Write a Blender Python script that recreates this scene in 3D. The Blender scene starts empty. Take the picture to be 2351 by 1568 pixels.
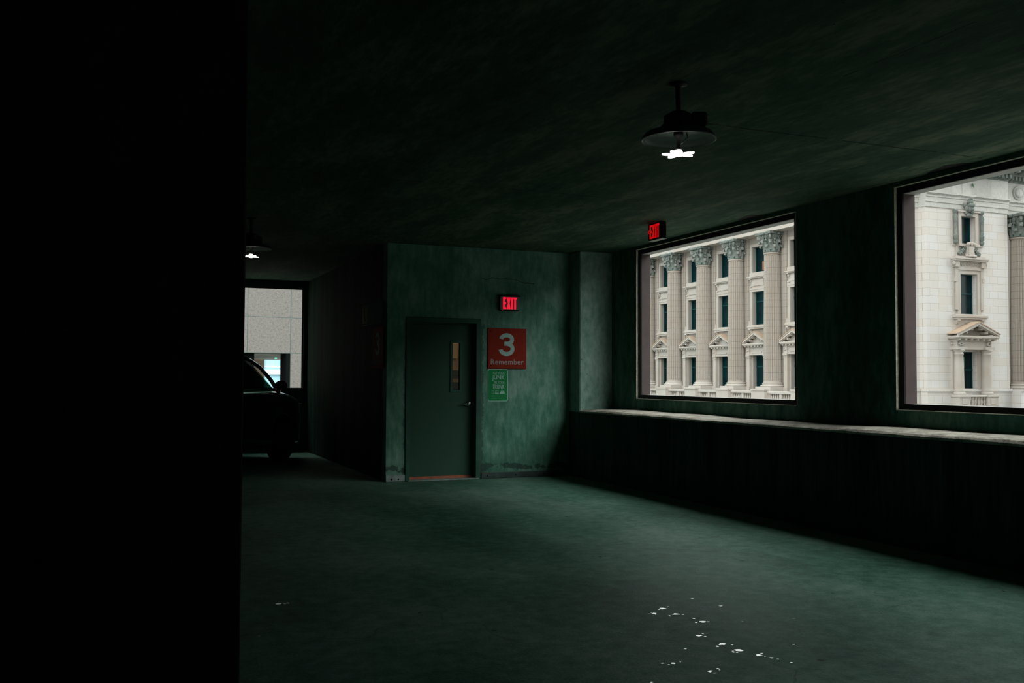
import bpy, bmesh, math, random
from mathutils import Vector, Matrix
rnd = random.Random(7)
S = bpy.context.scene
COL = S.collection

# ------------------------------------------------------------------ camera
F, CXP, CYP, W, Hh = 2200.0, 1175.5, 784.0, 2351, 1568
EYE = 1.37
yaw, pitch, roll = math.radians(22.5), math.atan(84/F), math.radians(0.25)
cd = bpy.data.cameras.new('camera'); cam = bpy.data.objects.new('camera', cd); COL.objects.link(cam)
cd.sensor_width = 36.0; cd.sensor_fit = 'HORIZONTAL'; cd.lens = 36.0*F/W
cd.clip_start = 0.05; cd.clip_end = 500
fw = Vector((math.sin(yaw)*math.cos(pitch), math.cos(yaw)*math.cos(pitch), math.sin(pitch)))
rt = Vector((math.cos(yaw), -math.sin(yaw), 0)); up = rt.cross(fw)
r2 = rt*math.cos(roll)+up*math.sin(roll); u2 = up*math.cos(roll)-rt*math.sin(roll)
M = Matrix((( r2.x, u2.x, -fw.x, 0), (r2.y, u2.y, -fw.y, 0), (r2.z, u2.z, -fw.z, EYE), (0, 0, 0, 1)))
cam.matrix_world = M
S.camera = cam

# ------------------------------------------------------------------ world: overcast sky, exposure
SKY = 3.25
wd = bpy.data.worlds.new('sky'); S.world = wd; wd.use_nodes = True
wn = wd.node_tree.nodes; wl = wd.node_tree.links
bg = wn['Background']; bg.inputs[1].default_value = SKY
tc = wn.new('ShaderNodeTexCoord'); sx = wn.new('ShaderNodeSeparateXYZ'); wr = wn.new('ShaderNodeValToRGB')
wl.new(tc.outputs['Generated'], sx.inputs[0]); wl.new(sx.outputs['Z'], wr.inputs[0]); wl.new(wr.outputs[0], bg.inputs[0])
wr.color_ramp.elements[0].color = (0.88, 0.93, 0.91, 1); wr.color_ramp.elements[0].position = 0.0
wr.color_ramp.elements[1].color = (0.93, 1.0, 0.97, 1); wr.color_ramp.elements[1].position = 0.75
# the cloud cover is brighter down the street, where the hidden sun stands
dp = wn.new('ShaderNodeVectorMath'); dp.operation = 'DOT_PRODUCT'; dp.inputs[1].default_value = (0.22, -0.90, 0.37)
mr = wn.new('ShaderNodeMapRange'); mr.inputs[1].default_value = -0.2; mr.inputs[2].default_value = 1.0
mr.inputs[3].default_value = SKY*0.70; mr.inputs[4].default_value = SKY*1.65
wl.new(tc.outputs['Generated'], dp.inputs[0]); wl.new(dp.outputs['Value'], mr.inputs[0]); wl.new(mr.outputs[0], bg.inputs[1])
S.view_settings.view_transform = 'Standard'; S.view_settings.look = 'None'
S.view_settings.gamma = 1.0; S.view_settings.exposure = 0.0; S.view_settings.use_curve_mapping = False

# ------------------------------------------------------------------ materials
def nodes(name):
    m = bpy.data.materials.new(name); m.use_nodes = True
    nt = m.node_tree; b = nt.nodes['Principled BSDF']
    return m, nt, b
def coords(nt, scale=(1, 1, 1), kind='Object'):
    t = nt.nodes.new('ShaderNodeTexCoord'); mp = nt.nodes.new('ShaderNodeMapping')
    mp.inputs['Scale'].default_value = scale
    nt.links.new(t.outputs[kind], mp.inputs[0]); return mp.outputs[0]
def noise(nt, vec, scale, detail=6, rough=.55):
    n = nt.nodes.new('ShaderNodeTexNoise'); n.inputs['Scale'].default_value = scale
    n.inputs['Detail'].default_value = detail; n.inputs['Roughness'].default_value = rough
    nt.links.new(vec, n.inputs['Vector']); return n.outputs['Fac']
def ramp(nt, fac, stops):
    r = nt.nodes.new('ShaderNodeValToRGB'); e = r.color_ramp.elements
    e[0].position, e[0].color = stops[0][0], (*stops[0][1], 1); e[1].position, e[1].color = stops[-1][0], (*stops[-1][1], 1)
    for p, c in stops[1:-1]:
        q = e.new(p); q.color = (*c, 1)
    nt.links.new(fac, r.inputs[0]); return r.outputs[0]
def mix(nt, fac, a, b, mode='MIX'):
    n = nt.nodes.new('ShaderNodeMix'); n.data_type = 'RGBA'; n.blend_type = mode
    if isinstance(fac, float): n.inputs[0].default_value = fac
    else: nt.links.new(fac, n.inputs[0])
    for i, v in ((6, a), (7, b)):
        if isinstance(v, tuple): n.inputs[i].default_value = (*v, 1)
        else: nt.links.new(v, n.inputs[i])
    return n.outputs[2]
def mth(nt, op, a, b=None, c=None):
    n = nt.nodes.new('ShaderNodeMath'); n.operation = op
    for i, v in enumerate((a, b, c)):
        if v is None: continue
        if isinstance(v, (int, float)): n.inputs[i].default_value = v
        else: nt.links.new(v, n.inputs[i])
    return n.outputs[0]
def bump(nt, b, h, strength=.3, dist=.01):
    n = nt.nodes.new('ShaderNodeBump'); n.inputs['Strength'].default_value = strength
    n.inputs['Distance'].default_value = dist
    nt.links.new(h, n.inputs['Height']); nt.links.new(n.outputs[0], b.inputs['Normal'])
def sep(nt, vec):
    n = nt.nodes.new('ShaderNodeSeparateXYZ'); nt.links.new(vec, n.inputs[0]); return n.outputs

def mat_plain(name, col, rough=.5, metal=0., var=.12, vscale=6., spec=.5):
    m, nt, b = nodes(name)
    v = coords(nt); n = noise(nt, v, vscale)
    lo = tuple(c*(1-var) for c in col); hi = tuple(min(1, c*(1+var)) for c in col)
    nt.links.new(ramp(nt, n, [(.3, lo), (.7, hi)]), b.inputs['Base Color'])
    b.inputs['Roughness'].default_value = rough; b.inputs['Metallic'].default_value = metal
    b.inputs['Specular IOR Level'].default_value = spec
    return m
def mat_emit(name, col, strength):
    m, nt, b = nodes(name)
    b.inputs['Base Color'].default_value = (.02, .02, .02, 1); b.inputs['Emission Color'].default_value = (*col, 1)
    b.inputs['Emission Strength'].default_value = strength
    return m
def mat_concrete(name, dark, mid, light, rough=.85, stretch=(1, 1, 1), big=.9, pits=True, spec=.08, bstr=.35, boards=False, w=.11, seams=()):
    m, nt, b = nodes(name)
    v = coords(nt, stretch)
    n1 = noise(nt, v, big, 8, .62); n2 = noise(nt, v, big*9, 8, .7)
    f = mth(nt, 'MULTIPLY_ADD', n2, .42, mth(nt, 'MULTIPLY', n1, .62))
    c = ramp(nt, f, [(.52-w, dark), (.52, mid), (.52+w, light)])
    v2 = coords(nt); h = n2
    if pits:
        vo = nt.nodes.new('ShaderNodeTexVoronoi'); vo.inputs['Scale'].default_value = 7
        nt.links.new(v2, vo.inputs['Vector'])
        pm = mth(nt, 'LESS_THAN', vo.outputs['Distance'], .055)
        sel = mth(nt, 'GREATER_THAN', noise(nt, v2, 1.3, 2), .55)
        pm = mth(nt, 'MULTIPLY', pm, sel)
        c = mix(nt, pm, c, tuple(x*.25 for x in dark))
    for ax, pos, wid, lo_, hi_ in seams:
        s = sep(nt, v2); wb = mth(nt, 'MULTIPLY', mth(nt, 'SUBTRACT', noise(nt, v2, 2.5, 5, .6), .5), .06)
        ln = mth(nt, 'LESS_THAN', mth(nt, 'ABSOLUTE', mth(nt, 'SUBTRACT', mth(nt, 'ADD', s[ax], wb), pos)), wid)
        o_ = s[1-ax]; ln = mth(nt, 'MULTIPLY', ln, mth(nt, 'MULTIPLY', mth(nt, 'GREATER_THAN', o_, lo_), mth(nt, 'LESS_THAN', o_, hi_)))
        ln = mth(nt, 'MULTIPLY', ln, mth(nt, 'GREATER_THAN', noise(nt, v2, 4, 3), .42))
        c = mix(nt, mth(nt, 'MULTIPLY', ln, .8), c, tuple(x*.2 for x in dark))
    if boards:
        s = sep(nt, v2)
        a = mth(nt, 'FRACT', mth(nt, 'MULTIPLY', mth(nt, 'ADD', s[0], s[1]), 1/.62))
        ln = mth(nt, 'LESS_THAN', a, .012)
        c = mix(nt, mth(nt, 'MULTIPLY', ln, .45), c, tuple(x*.35 for x in dark))
    nt.links.new(c, b.inputs['Base Color'])
    b.inputs['Roughness'].default_value = rough; b.inputs['Specular IOR Level'].default_value = spec
    bump(nt, b, noise(nt, v2, 60, 4), bstr, .006)
    return m

G_D, G_M, G_L = (.018, .060, .045), (.045, .130, .095), (.11, .21, .165)
M_WALL = mat_concrete('concrete_wall', G_D, G_M, G_L, stretch=(1, 1, .35), big=1.3)
M_DARKWALL = mat_concrete('concrete_sill_wall', (.020, .042, .036), (.040, .075, .064), (.07, .11, .095), stretch=(2.5, 2.5, .2), big=1.2, pits=False, boards=True)
SEAMS = ((1, 5.60, .010, 3.4, 6.4), (0, 3.92, .005, 3.3, 4.4), (1, 8.3, .008, 1.0, 5.0))
M_CEIL = mat_concrete('concrete_ceiling', (.020, .055, .036), (.055, .105, .070), (.165, .20, .135), stretch=(1.7, .45, 1), big=1.4, w=.15, seams=SEAMS)
M_PILLAR = mat_concrete('concrete_pillar', (.07, .055, .05), (.10, .085, .08), (.14, .12, .11), stretch=(1, 1, .4))
M_SILL = mat_concrete('worn_sill_concrete', (.22, .20, .17), (.46, .42, .36), (.66, .61, .53), big=5, bstr=1.0)
M_JAMB = mat_plain('brown_cladding', (.080, .058, .058), .6, spec=.2)
M_SOFFIT = mat_plain('grey_soffit_cladding', (.42, .42, .40), .6)
M_EDGE = mat_plain('lit_reveal_edge', (.78, .76, .64), .8, var=.3, vscale=30)  # pale colour paints in the light caught by the window reveals
M_FRAME = mat_plain('black_window_frame', (.006, .006, .007), .5, spec=.2)

def mat_floor():
    m, nt, b = nodes('worn_concrete_floor')
    v = coords(nt); vs = coords(nt, (1.0, .55, 1))
    n1 = noise(nt, vs, .8, 9, .62); n2 = noise(nt, v, 9, 8, .7); n3 = noise(nt, v, 70, 3, .6)
    f = mth(nt, 'ADD', mth(nt, 'MULTIPLY', n1, .55), mth(nt, 'ADD', mth(nt, 'MULTIPLY', n2, .32), mth(nt, 'MULTIPLY', n3, .18)))
    c = ramp(nt, f, [(.43, (.035, .11, .078)), (.52, (.095, .215, .163)), (.62, (.21, .33, .27))])
    # scuffs and small dark oil spots
    vo = nt.nodes.new('ShaderNodeTexVoronoi'); vo.inputs['Scale'].default_value = 2.6; vo.inputs['Randomness'].default_value = 1
    vv = coords(nt, (1, 1.0, 1)); nt.links.new(vv, vo.inputs['Vector'])
    dsp = mth(nt, 'LESS_THAN', mth(nt, 'ADD', vo.outputs['Distance'], mth(nt, 'MULTIPLY', n3, .03)), .062)
    c = mix(nt, mth(nt, 'MULTIPLY', dsp, .8), c, (.02, .03, .028))
    vc = nt.nodes.new('ShaderNodeTexVoronoi'); vc.feature = 'DISTANCE_TO_EDGE'; vc.inputs['Scale'].default_value = .32
    dv = nt.nodes.new('ShaderNodeVectorMath'); dv.operation = 'ADD'
    nz = nt.nodes.new('ShaderNodeTexNoise'); nz.inputs['Scale'].default_value = 1.6; nt.links.new(v, nz.inputs['Vector'])
    nt.links.new(v, dv.inputs[0]); nt.links.new(nz.outputs['Color'], dv.inputs[1]); nt.links.new(dv.outputs[0], vc.inputs['Vector'])
    crack = mth(nt, 'LESS_THAN', vc.outputs['Distance'], .0022)
    c = mix(nt, mth(nt, 'MULTIPLY', mth(nt, 'MULTIPLY', crack, mth(nt, 'GREATER_THAN', n1, .52)), .35), c, (.03, .045, .04))
    nt.links.new(c, b.inputs['Base Color'])
    nt.links.new(ramp(nt, n1, [(.40, (.52,)*3), (.62, (.66,)*3)]), b.inputs['Roughness'])
    b.inputs['Specular IOR Level'].default_value = .09
    bump(nt, b, mth(nt, 'ADD', n3, mth(nt, 'MULTIPLY', n2, .6)), .35, .006)
    return m
M_FLOOR = mat_floor()

def mat_door_wall():
    """concrete with a mouldy tide line near its foot, painted patches and a horizontal crack"""
    m, nt, b = nodes('stained_concrete')
    v = coords(nt); vs = coords(nt, (1, 1, .3))
    n1 = noise(nt, v, 1.5, 9, .65); n2 = noise(nt, vs, 14, 8, .75)
    f = mth(nt, 'ADD', mth(nt, 'MULTIPLY', n1, .55), mth(nt, 'MULTIPLY', n2, .48))
    c = ramp(nt, f, [(.38, (.045, .14, .10)), (.52, (.115, .27, .205)), (.66, (.27, .42, .345))])
    s = sep(nt, v)
    wob = mth(nt, 'MULTIPLY', mth(nt, 'SUBTRACT', noise(nt, v, 3.2, 7, .7), .5), .30)
    wob2 = mth(nt, 'MULTIPLY', mth(nt, 'SUBTRACT', noise(nt, v, 25, 5, .7), .5), .06)
    zz = mth(nt, 'ADD', mth(nt, 'ADD', s[2], wob), wob2)
    band = mth(nt, 'LESS_THAN', mth(nt, 'ABSOLUTE', mth(nt, 'SUBTRACT', zz, .155)), .035)
    c = mix(nt, mth(nt, 'MULTIPLY', mth(nt, 'MULTIPLY', band, mth(nt, 'GREATER_THAN', noise(nt, v, 4.5, 4), .47)), .7), c, (.035, .055, .05))
    # mouldy strip beside the door frame
    xx = mth(nt, 'ADD', s[0], mth(nt, 'MULTIPLY', mth(nt, 'SUBTRACT', noise(nt, v, 9, 6, .7), .5), .16))
    strip = mth(nt, 'MULTIPLY', mth(nt, 'MULTIPLY', mth(nt, 'LESS_THAN', zz, 2.1), mth(nt, 'GREATER_THAN', xx, 4.58)), mth(nt, 'LESS_THAN', xx, 4.655))
    c = mix(nt, mth(nt, 'MULTIPLY', strip, .6), c, (.03, .05, .045))
    strip2 = mth(nt, 'MULTIPLY', mth(nt, 'MULTIPLY', mth(nt, 'LESS_THAN', zz, 1.75), mth(nt, 'GREATER_THAN', xx, 3.545)), mth(nt, 'LESS_THAN', xx, 3.62))
    c = mix(nt, mth(nt, 'MULTIPLY', strip2, .55), c, (.03, .05, .045))
    zc = mth(nt, 'ADD', s[2], mth(nt, 'MULTIPLY', noise(nt, v, 1.9, 5, .6), .25))
    crack = mth(nt, 'LESS_THAN', mth(nt, 'ABSOLUTE', mth(nt, 'SUBTRACT', zc, 2.86)), .006)
    crack = mth(nt, 'MULTIPLY', crack, mth(nt, 'MULTIPLY', mth(nt, 'GREATER_THAN', s[0], 4.62), mth(nt, 'LESS_THAN', s[0], 5.42)))
    c = mix(nt, mth(nt, 'MULTIPLY', crack, .7), c, (.02, .03, .028))
    nt.links.new(c, b.inputs['Base Color']); b.inputs['Roughness'].default_value = .8
    b.inputs['Specular IOR Level'].default_value = .1
    bump(nt, b, noise(nt, v, 55, 4), .4, .006)
    return m
M_STAIN = mat_door_wall()

def mat_stone(name, a, bb, cc, joint, bw=1.1, rh=.45, blocks=True, drum=0, dirt=0.0, mortar=.012):
    a, bb, cc = [tuple(x*.81 for x in q) for q in (a, bb, cc)]
    m, nt, b = nodes(name)
    v = coords(nt); s = sep(nt, v)
    cb = nt.nodes.new('ShaderNodeCombineXYZ')
    nt.links.new(mth(nt, 'ADD', s[0], s[1]), cb.inputs[0]); nt.links.new(s[2], cb.inputs[1])
    if blocks:
        br = nt.nodes.new('ShaderNodeTexBrick'); nt.links.new(cb.outputs[0], br.inputs['Vector'])
        br.inputs['Color1'].default_value = (*a, 1); br.inputs['Color2'].default_value = (*bb, 1)
        br.inputs['Mortar'].default_value = (*joint, 1); br.inputs['Scale'].default_value = 1
        br.inputs['Mortar Size'].default_value = mortar; br.inputs['Mortar Smooth'].default_value = .3
        br.inputs['Brick Width'].default_value = bw; br.inputs['Row Height'].default_value = rh
        br.offset = .5; br.squash = .62; br.squash_frequency = 2
        c = br.outputs['Color']
    else:
        c = mix(nt, ramp(nt, noise(nt, v, .8, 4), [(.35, (0,)*3), (.65, (1,)*3)]), a, bb)
    c = mix(nt, mth(nt, 'MULTIPLY', noise(nt, v, 1.7, 6, .6), .55), c, cc)
    if drum:
        d = mth(nt, 'FRACT', mth(nt, 'MULTIPLY', s[2], 1/drum)); ln = mth(nt, 'LESS_THAN', d, .045)
        c = mix(nt, mth(nt, 'MULTIPLY', ln, .75), c, joint)
    if dirt:
        dm = ramp(nt, noise(nt, v, 5, 7, .75), [(.42, (0,)*3), (.62, (1,)*3)])
        c = mix(nt, mth(nt, 'MULTIPLY', dm, dirt), c, (.09, .13, .12))
    nt.links.new(c, b.inputs['Base Color']); b.inputs['Roughness'].default_value = .85
    b.inputs['Specular IOR Level'].default_value = .2
    bump(nt, b, noise(nt, v, 18, 5), .25, .01)
    return m
JNT = (.37, .30, .245)
M_STONE = mat_stone('pale_ashlar', (.69, .675, .66), (.665, .60, .54), (.72, .665, .635), JNT)
M_STONE_B = mat_stone('shaded_ashlar', (.38, .355, .325), (.40, .345, .295), (.41, .38, .355), JNT, bw=1.3, rh=.453)  # pavilion stone again, with the colonnade's shade put into a darker colour
M_COLUMN = mat_stone('fluted_stone', (.43, .375, .325), (.42, .345, .285), (.38, .355, .325), (.13, .13, .115), blocks=False, drum=.453)
M_TRIM = mat_stone('carved_stone', (.55, .50, .455), (.49, .41, .345), (.51, .475, .44), JNT, blocks=False)
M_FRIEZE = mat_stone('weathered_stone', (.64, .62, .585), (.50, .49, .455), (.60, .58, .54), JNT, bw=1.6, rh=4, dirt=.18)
M_CAPITAL = mat_stone('dirty_carved_stone', (.31, .30, .27), (.16, .20, .18), (.25, .265, .24), JNT, blocks=False, dirt=.75)
M_TAN = mat_stone('tan_stone_roof', (.50, .36, .26), (.46, .34, .25), (.52, .40, .31), JNT, blocks=False)
M_PANE = mat_plain('teal_glass', (.0005, .015, .018), .25, var=.5, vscale=1.5, spec=.12)
M_TEAL = mat_plain('teal_window_paint', (.0012, .034, .039), .5, spec=.2)
M_LEAF = mat_plain('weed_leaf', (.06, .14, .06), .7)
M_BLIND = mat_plain('orange_blind', (.32, .13, .06), .8)

def mat_granite():
    m, nt, b = nodes('speckled_panels')
    v = coords(nt); s = sep(nt, v)
    n = noise(nt, v, 30, 3, .8); n2 = noise(nt, v, 12, 4, .7)
    c = ramp(nt, mth(nt, 'ADD', mth(nt, 'MULTIPLY', n, .6), mth(nt, 'MULTIPLY', n2, .4)), [(.38, (.055, .066, .060)), (.47, (.142, .130, .120)), (.62, (.190, .168, .154))])
    fu = mth(nt, 'FRACT', mth(nt, 'MULTIPLY', mth(nt, 'SUBTRACT', s[0], 4.63), 1/1.68))
    fz = mth(nt, 'FRACT', mth(nt, 'MULTIPLY', mth(nt, 'SUBTRACT', s[2], 2.275), 1/1.355))
    ln = mth(nt, 'MAXIMUM', mth(nt, 'LESS_THAN', fu, .02), mth(nt, 'LESS_THAN', fz, .018))
    c = mix(nt, ln, c, (.060, .085, .078))
    nt.links.new(c, b.inputs['Base Color']); b.inputs['Roughness'].default_value = .8
    return m
M_GRANITE = mat_granite()

# ------------------------------------------------------------------ mesh helpers
EPS = .0003; CNT = [0]   # every box is grown by a hair of its own so that no two faces coincide
class MB:
    def __init__(s, f=None): s.bm = bmesh.new(); s.f = f or (lambda p: p)
    def v(s, *p): return s.bm.verts.new(s.f(p))
    def face(s, vs):
        try: return s.bm.faces.new(vs)
        except ValueError: return None
    def box(s, x0, x1, y0, y1, z0, z1, c=0.0):
        if x0 > x1: x0, x1 = x1, x0
        if y0 > y1: y0, y1 = y1, y0
        if z0 > z1: z0, z1 = z1, z0
        CNT[0] += 1; e = EPS*(1+(CNT[0]*5) % 11)/11
        x0 -= e; x1 += e; y0 -= e; y1 += e; z0 -= e; z1 += e
        if c > 0:
            c = min(c, (x1-x0)*.45, (y1-y0)*.45, (z1-z0)*.45)
            V = {}
            for i, x in enumerate((x0, x1)):
                for j, y in enumerate((y0, y1)):
                    for k, z in enumerate((z0, z1)):
                        dx, dy, dz = (c if i == 0 else -c), (c if j == 0 else -c), (c if k == 0 else -c)
                        V[i, j, k, 0] = s.v(x, y+dy, z+dz); V[i, j, k, 1] = s.v(x+dx, y, z+dz); V[i, j, k, 2] = s.v(x+dx, y+dy, z)
            for i in (0, 1):
                s.face([V[i, 0, 0, 0], V[i, 1, 0, 0], V[i, 1, 1, 0], V[i, 0, 1, 0]])
                s.face([V[0, i, 0, 1], V[1, i, 0, 1], V[1, i, 1, 1], V[0, i, 1, 1]])
                s.face([V[0, 0, i, 2], V[1, 0, i, 2], V[1, 1, i, 2], V[0, 1, i, 2]])
                for j in (0, 1):
                    s.face([V[i, j, 0, 0], V[i, j, 1, 0], V[i, j, 1, 1], V[i, j, 0, 1]])
                    s.face([V[i, 0, j, 0], V[i, 1, j, 0], V[i, 1, j, 2], V[i, 0, j, 2]])
                    s.face([V[0, i, j, 1], V[1, i, j, 1], V[1, i, j, 2], V[0, i, j, 2]])
                    for k in (0, 1): s.face([V[i, j, k, 0], V[i, j, k, 1], V[i, j, k, 2]])
            return s
        q = [s.v(x, y, z) for x in (x0, x1) for y in (y0, y1) for z in (z0, z1)]
        for a in ((0, 1, 3, 2), (4, 6, 7, 5), (0, 4, 5, 1), (2, 3, 7, 6), (0, 2, 6, 4), (1, 5, 7, 3)):
            s.face([q[i] for i in a])
        return s
    def hexa(s, lo, hi):
        """two quads of points, joined"""
        a = [s.v(*p) for p in lo]; b = [s.v(*p) for p in hi]; n = len(a)
        s.face(a[::-1]); s.face(b)
        for i in range(n): s.face([a[i], a[(i+1) % n], b[(i+1) % n], b[i]])
        return s
    def prism(s, pts, axis, a0, a1):
        """outline pts (p,q) extruded along axis from a0 to a1"""
        def P(p, q, a): return {0: (a, p, q), 1: (p, a, q), 2: (p, q, a)}[axis]
        return s.hexa([P(p, q, a0) for p, q in pts], [P(p, q, a1) for p, q in pts])
    def ring(s, c, r, n, z, rf=None, ax=2):
        out = []
        for i in range(n):
            t = 2*math.pi*i/n; rr = r*(rf(t) if rf else 1)
            p = (math.cos(t)*rr, math.sin(t)*rr)
            out.append(s.v(*((c[0]+p[0], c[1]+p[1], z) if ax == 2 else (z, c[0]+p[0], c[1]+p[1]) if ax == 0 else (c[0]+p[0], z, c[1]+p[1]))))
        return out
    def lathe(s, c, prof, n=24, rf=None, ax=2, caps=True, smooth=True):
        rs = [s.ring(c, max(r, 1e-4), n, z, rf if (len(pr) < 3 or pr[2]) else None, ax) for pr in prof for r, z in [pr[:2]]]
        for a, b in zip(rs, rs[1:]):
            for i in range(n):
                f = s.face([a[i], a[(i+1) % n], b[(i+1) % n], b[i]])
                if f: f.smooth = smooth
        if caps: s.face(rs[0][::-1]); s.face(rs[-1])
        return s
    def tube(s, pts, r, n=8, r1=None):
        pts = [Vector(p) for p in pts]; rings = []; m = len(pts)
        for i, p in enumerate(pts):
            d = (pts[min(i+1, m-1)]-pts[max(i-1, 0)]).normalized()
            a = d.orthogonal().normalized() if not rings else (pa - d*pa.dot(d)).normalized()
            pa = a; b = d.cross(a); rr = r if r1 is None else r+(r1-r)*i/(m-1)
            rings.append([s.v(*(p+a*math.cos(t)*rr+b*math.sin(t)*rr)) for t in [2*math.pi*k/n for k in range(n)]])
        for a, b in zip(rings, rings[1:]):
            for i in range(n):
                f = s.face([a[i], a[(i+1) % n], b[(i+1) % n], b[i]])
                if f: f.smooth = True
        s.face(rings[0][::-1]); s.face(rings[-1])
        return s
    def blob(s, c, r, n=10, m=7, rot=None):
        rings = []
        for j in range(1, m):
            ph = math.pi*j/m; row = []
            for i in range(n):
                t = 2*math.pi*i/n
                p = Vector((math.sin(ph)*math.cos(t)*r[0], math.sin(ph)*math.sin(t)*r[1], math.cos(ph)*r[2]))
                if rot: p = rot @ p
                row.append(s.v(c[0]+p.x, c[1]+p.y, c[2]+p.z))
            rings.append(row)
        for a, b in zip(rings, rings[1:]):
            for i in range(n):
                f = s.face([a[i], a[(i+1) % n], b[(i+1) % n], b[i]])
                if f: f.smooth = True
        s.face(rings[0]); s.face(rings[-1][::-1]); return s
    def holes(s, axis, a0, a1, u0, u1, z0, z1, hs):
        """a slab of thickness a0..a1 along axis (0: x, 1: y), spanning u and z, with rectangular openings"""
        us = sorted({u0, u1, *[h[0] for h in hs], *[h[1] for h in hs]}); us = [u for u in us if u0 <= u <= u1]
        zs = sorted({z0, z1, *[h[2] for h in hs], *[h[3] for h in hs]}); zs = [z for z in zs if z0 <= z <= z1]
        def full(i, j):
            if i < 0 or j < 0 or i >= len(us)-1 or j >= len(zs)-1: return False
            cu, cz = (us[i]+us[i+1])/2, (zs[j]+zs[j+1])/2
            return not any(h[0] < cu < h[1] and h[2] < cz < h[3] for h in hs)
        vc = {}
        def V(a, i, j):
            k = (a, i, j)
            if k not in vc:
                A = (a0, a1)[a]; vc[k] = s.v(*((A, us[i], zs[j]) if axis == 0 else (us[i], A, zs[j])))
            return vc[k]
        for i in range(len(us)-1):
            for j in range(len(zs)-1):
                if not full(i, j): continue
                for a in (0, 1): s.face([V(a, i, j), V(a, i+1, j), V(a, i+1, j+1), V(a, i, j+1)])
                if not full(i-1, j): s.face([V(0, i, j), V(0, i, j+1), V(1, i, j+1), V(1, i, j)])
                if not full(i+1, j): s.face([V(0, i+1, j), V(0, i+1, j+1), V(1, i+1, j+1), V(1, i+1, j)])
                if not full(i, j-1): s.face([V(0, i, j), V(1, i, j), V(1, i+1, j), V(0, i+1, j)])
                if not full(i, j+1): s.face([V(0, i, j+1), V(1, i, j+1), V(1, i+1, j+1), V(0, i+1, j+1)])
        return s
    def build(s, name, mat, parent=None, recalc=True, loc=None):
        if recalc: bmesh.ops.recalc_face_normals(s.bm, faces=s.bm.faces[:])
        me = bpy.data.meshes.new(name); s.bm.to_mesh(me); s.bm.free(); me.materials.append(mat)
        o = bpy.data.objects.new(name, me); COL.objects.link(o)
        if parent: o.parent = parent
        if loc: o.location = loc
        return o
def tag(o, label=None, cat=None, group=None, kind=None):
    for k, v in (('label', label), ('category', cat), ('group', group), ('kind', kind)):
        if v: o[k] = v
    return o
def empty(name, loc=(0, 0, 0), rz=0, **kw):
    o = bpy.data.objects.new(name, None); COL.objects.link(o); o.location = loc; o.rotation_euler = (0, 0, rz)
    return tag(o, **kw)
def struct(o): o['kind'] = 'structure'; return o
def copy_tree(o, parent=None):
    c = o.copy(); COL.objects.link(c); c.parent = parent
    for ch in [x for x in bpy.data.objects if x.parent == o]: copy_tree(ch, c)
    return c
def text(name, body, size, mat, parent, loc, face='-Y', bold=0., sx=1., depth=.002, align='CENTER', target=None, spacing=1.0):
    """built-in lettering turned into a mesh; target=(w,h) fits the glyph block to that size"""
    cu = bpy.data.curves.new(name, 'FONT'); cu.body = body; cu.size = 1.0; cu.offset = bold
    cu.extrude = 0.5; cu.resolution_u = 8; cu.align_x = 'LEFT'; cu.space_character = spacing
    o = bpy.data.objects.new(name, cu); COL.objects.link(o)
    dg = bpy.context.evaluated_depsgraph_get()
    me = bpy.data.meshes.new_from_object(o.evaluated_get(dg))
    bpy.data.objects.remove(o); bpy.data.curves.remove(cu)
    xs = [v.co.x for v in me.vertices]; ys = [v.co.y for v in me.vertices]
    cx, cy = (min(xs)+max(xs))/2, (min(ys)+max(ys))/2; w, h = max(xs)-min(xs), max(ys)-min(ys)
    kx, ky = (target[0]/w, target[1]/h) if target else (sx, 1)
    for v in me.vertices:
        x, y, z = (v.co.x-cx)*kx, (v.co.y-cy)*ky, v.co.z*2*depth
        v.co = (x, -z, y) if face == '-Y' else (-z, -x, y)
    me.materials.clear(); me.materials.append(mat); me.name = name
    q = bpy.data.objects.new(name, me); COL.objects.link(q); q.parent = parent; q.location = loc
    return q

# ================================================================== garage shell
ZC = 3.15      # ceiling
XW, XL = 6.47, 5.97      # window wall face, face of the lower sill wall
YB = 12.27     # door wall
XS = 3.30      # side wall of the stair core
YF = 17.9      # far wall
WIN = [(7.97, 11.25), (3.34, 6.62), (-1.29, 1.99)]
WZ0, WZ1 = 1.10, 3.105

fl = MB().box(-9, 6.62, -4.3, 18.1, -.3, 0).build('floor', M_FLOOR); struct(fl)
ce = MB().box(-9, 6.62, -4.3, 18.1, ZC, ZC+.35).build('ceiling', M_CEIL); struct(ce)
# floor flecks: wet specks, their bright glint painted as a pale colour
M_FLECK = mat_plain('wet_glint_fleck', (.50, .62, .58), .3, var=.04, spec=.5)
M_FLECK.node_tree.nodes['Principled BSDF'].inputs['Coat Weight'].default_value = 1.0
mb = MB()
spots = [(2.934, 4.896, 1), (3.039, 4.833, 1.2), (3.089, 4.631, 1.1), (2.906, 4.389, .9), (2.922, 4.203, 1.2), (2.933, 4.08, 1.1), (2.978, 3.972, .8),
         (2.507, 4.011, 1), (2.602, 3.841, .9), (3.352, 5.135, .6), (3.403, 4.907, .7), (3.048, 4.988, .9), (.941, 5.934, .8), (.731, 5.24, .4),
         (3.621, 4.506, .5), (3.267, 4.067, .5), (3.008, 3.912, .5), (3.022, 3.883, .4), (3.048, 3.811, .4), (3.082, 4.708, .4), (2.989, 4.82, .3),
         (2.259, 3.798, .6), (4.6, 8.9, .4), (2.95, 10.6, .4), (3.3, 4.55, .35), (2.7, 4.2, .35)]
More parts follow.
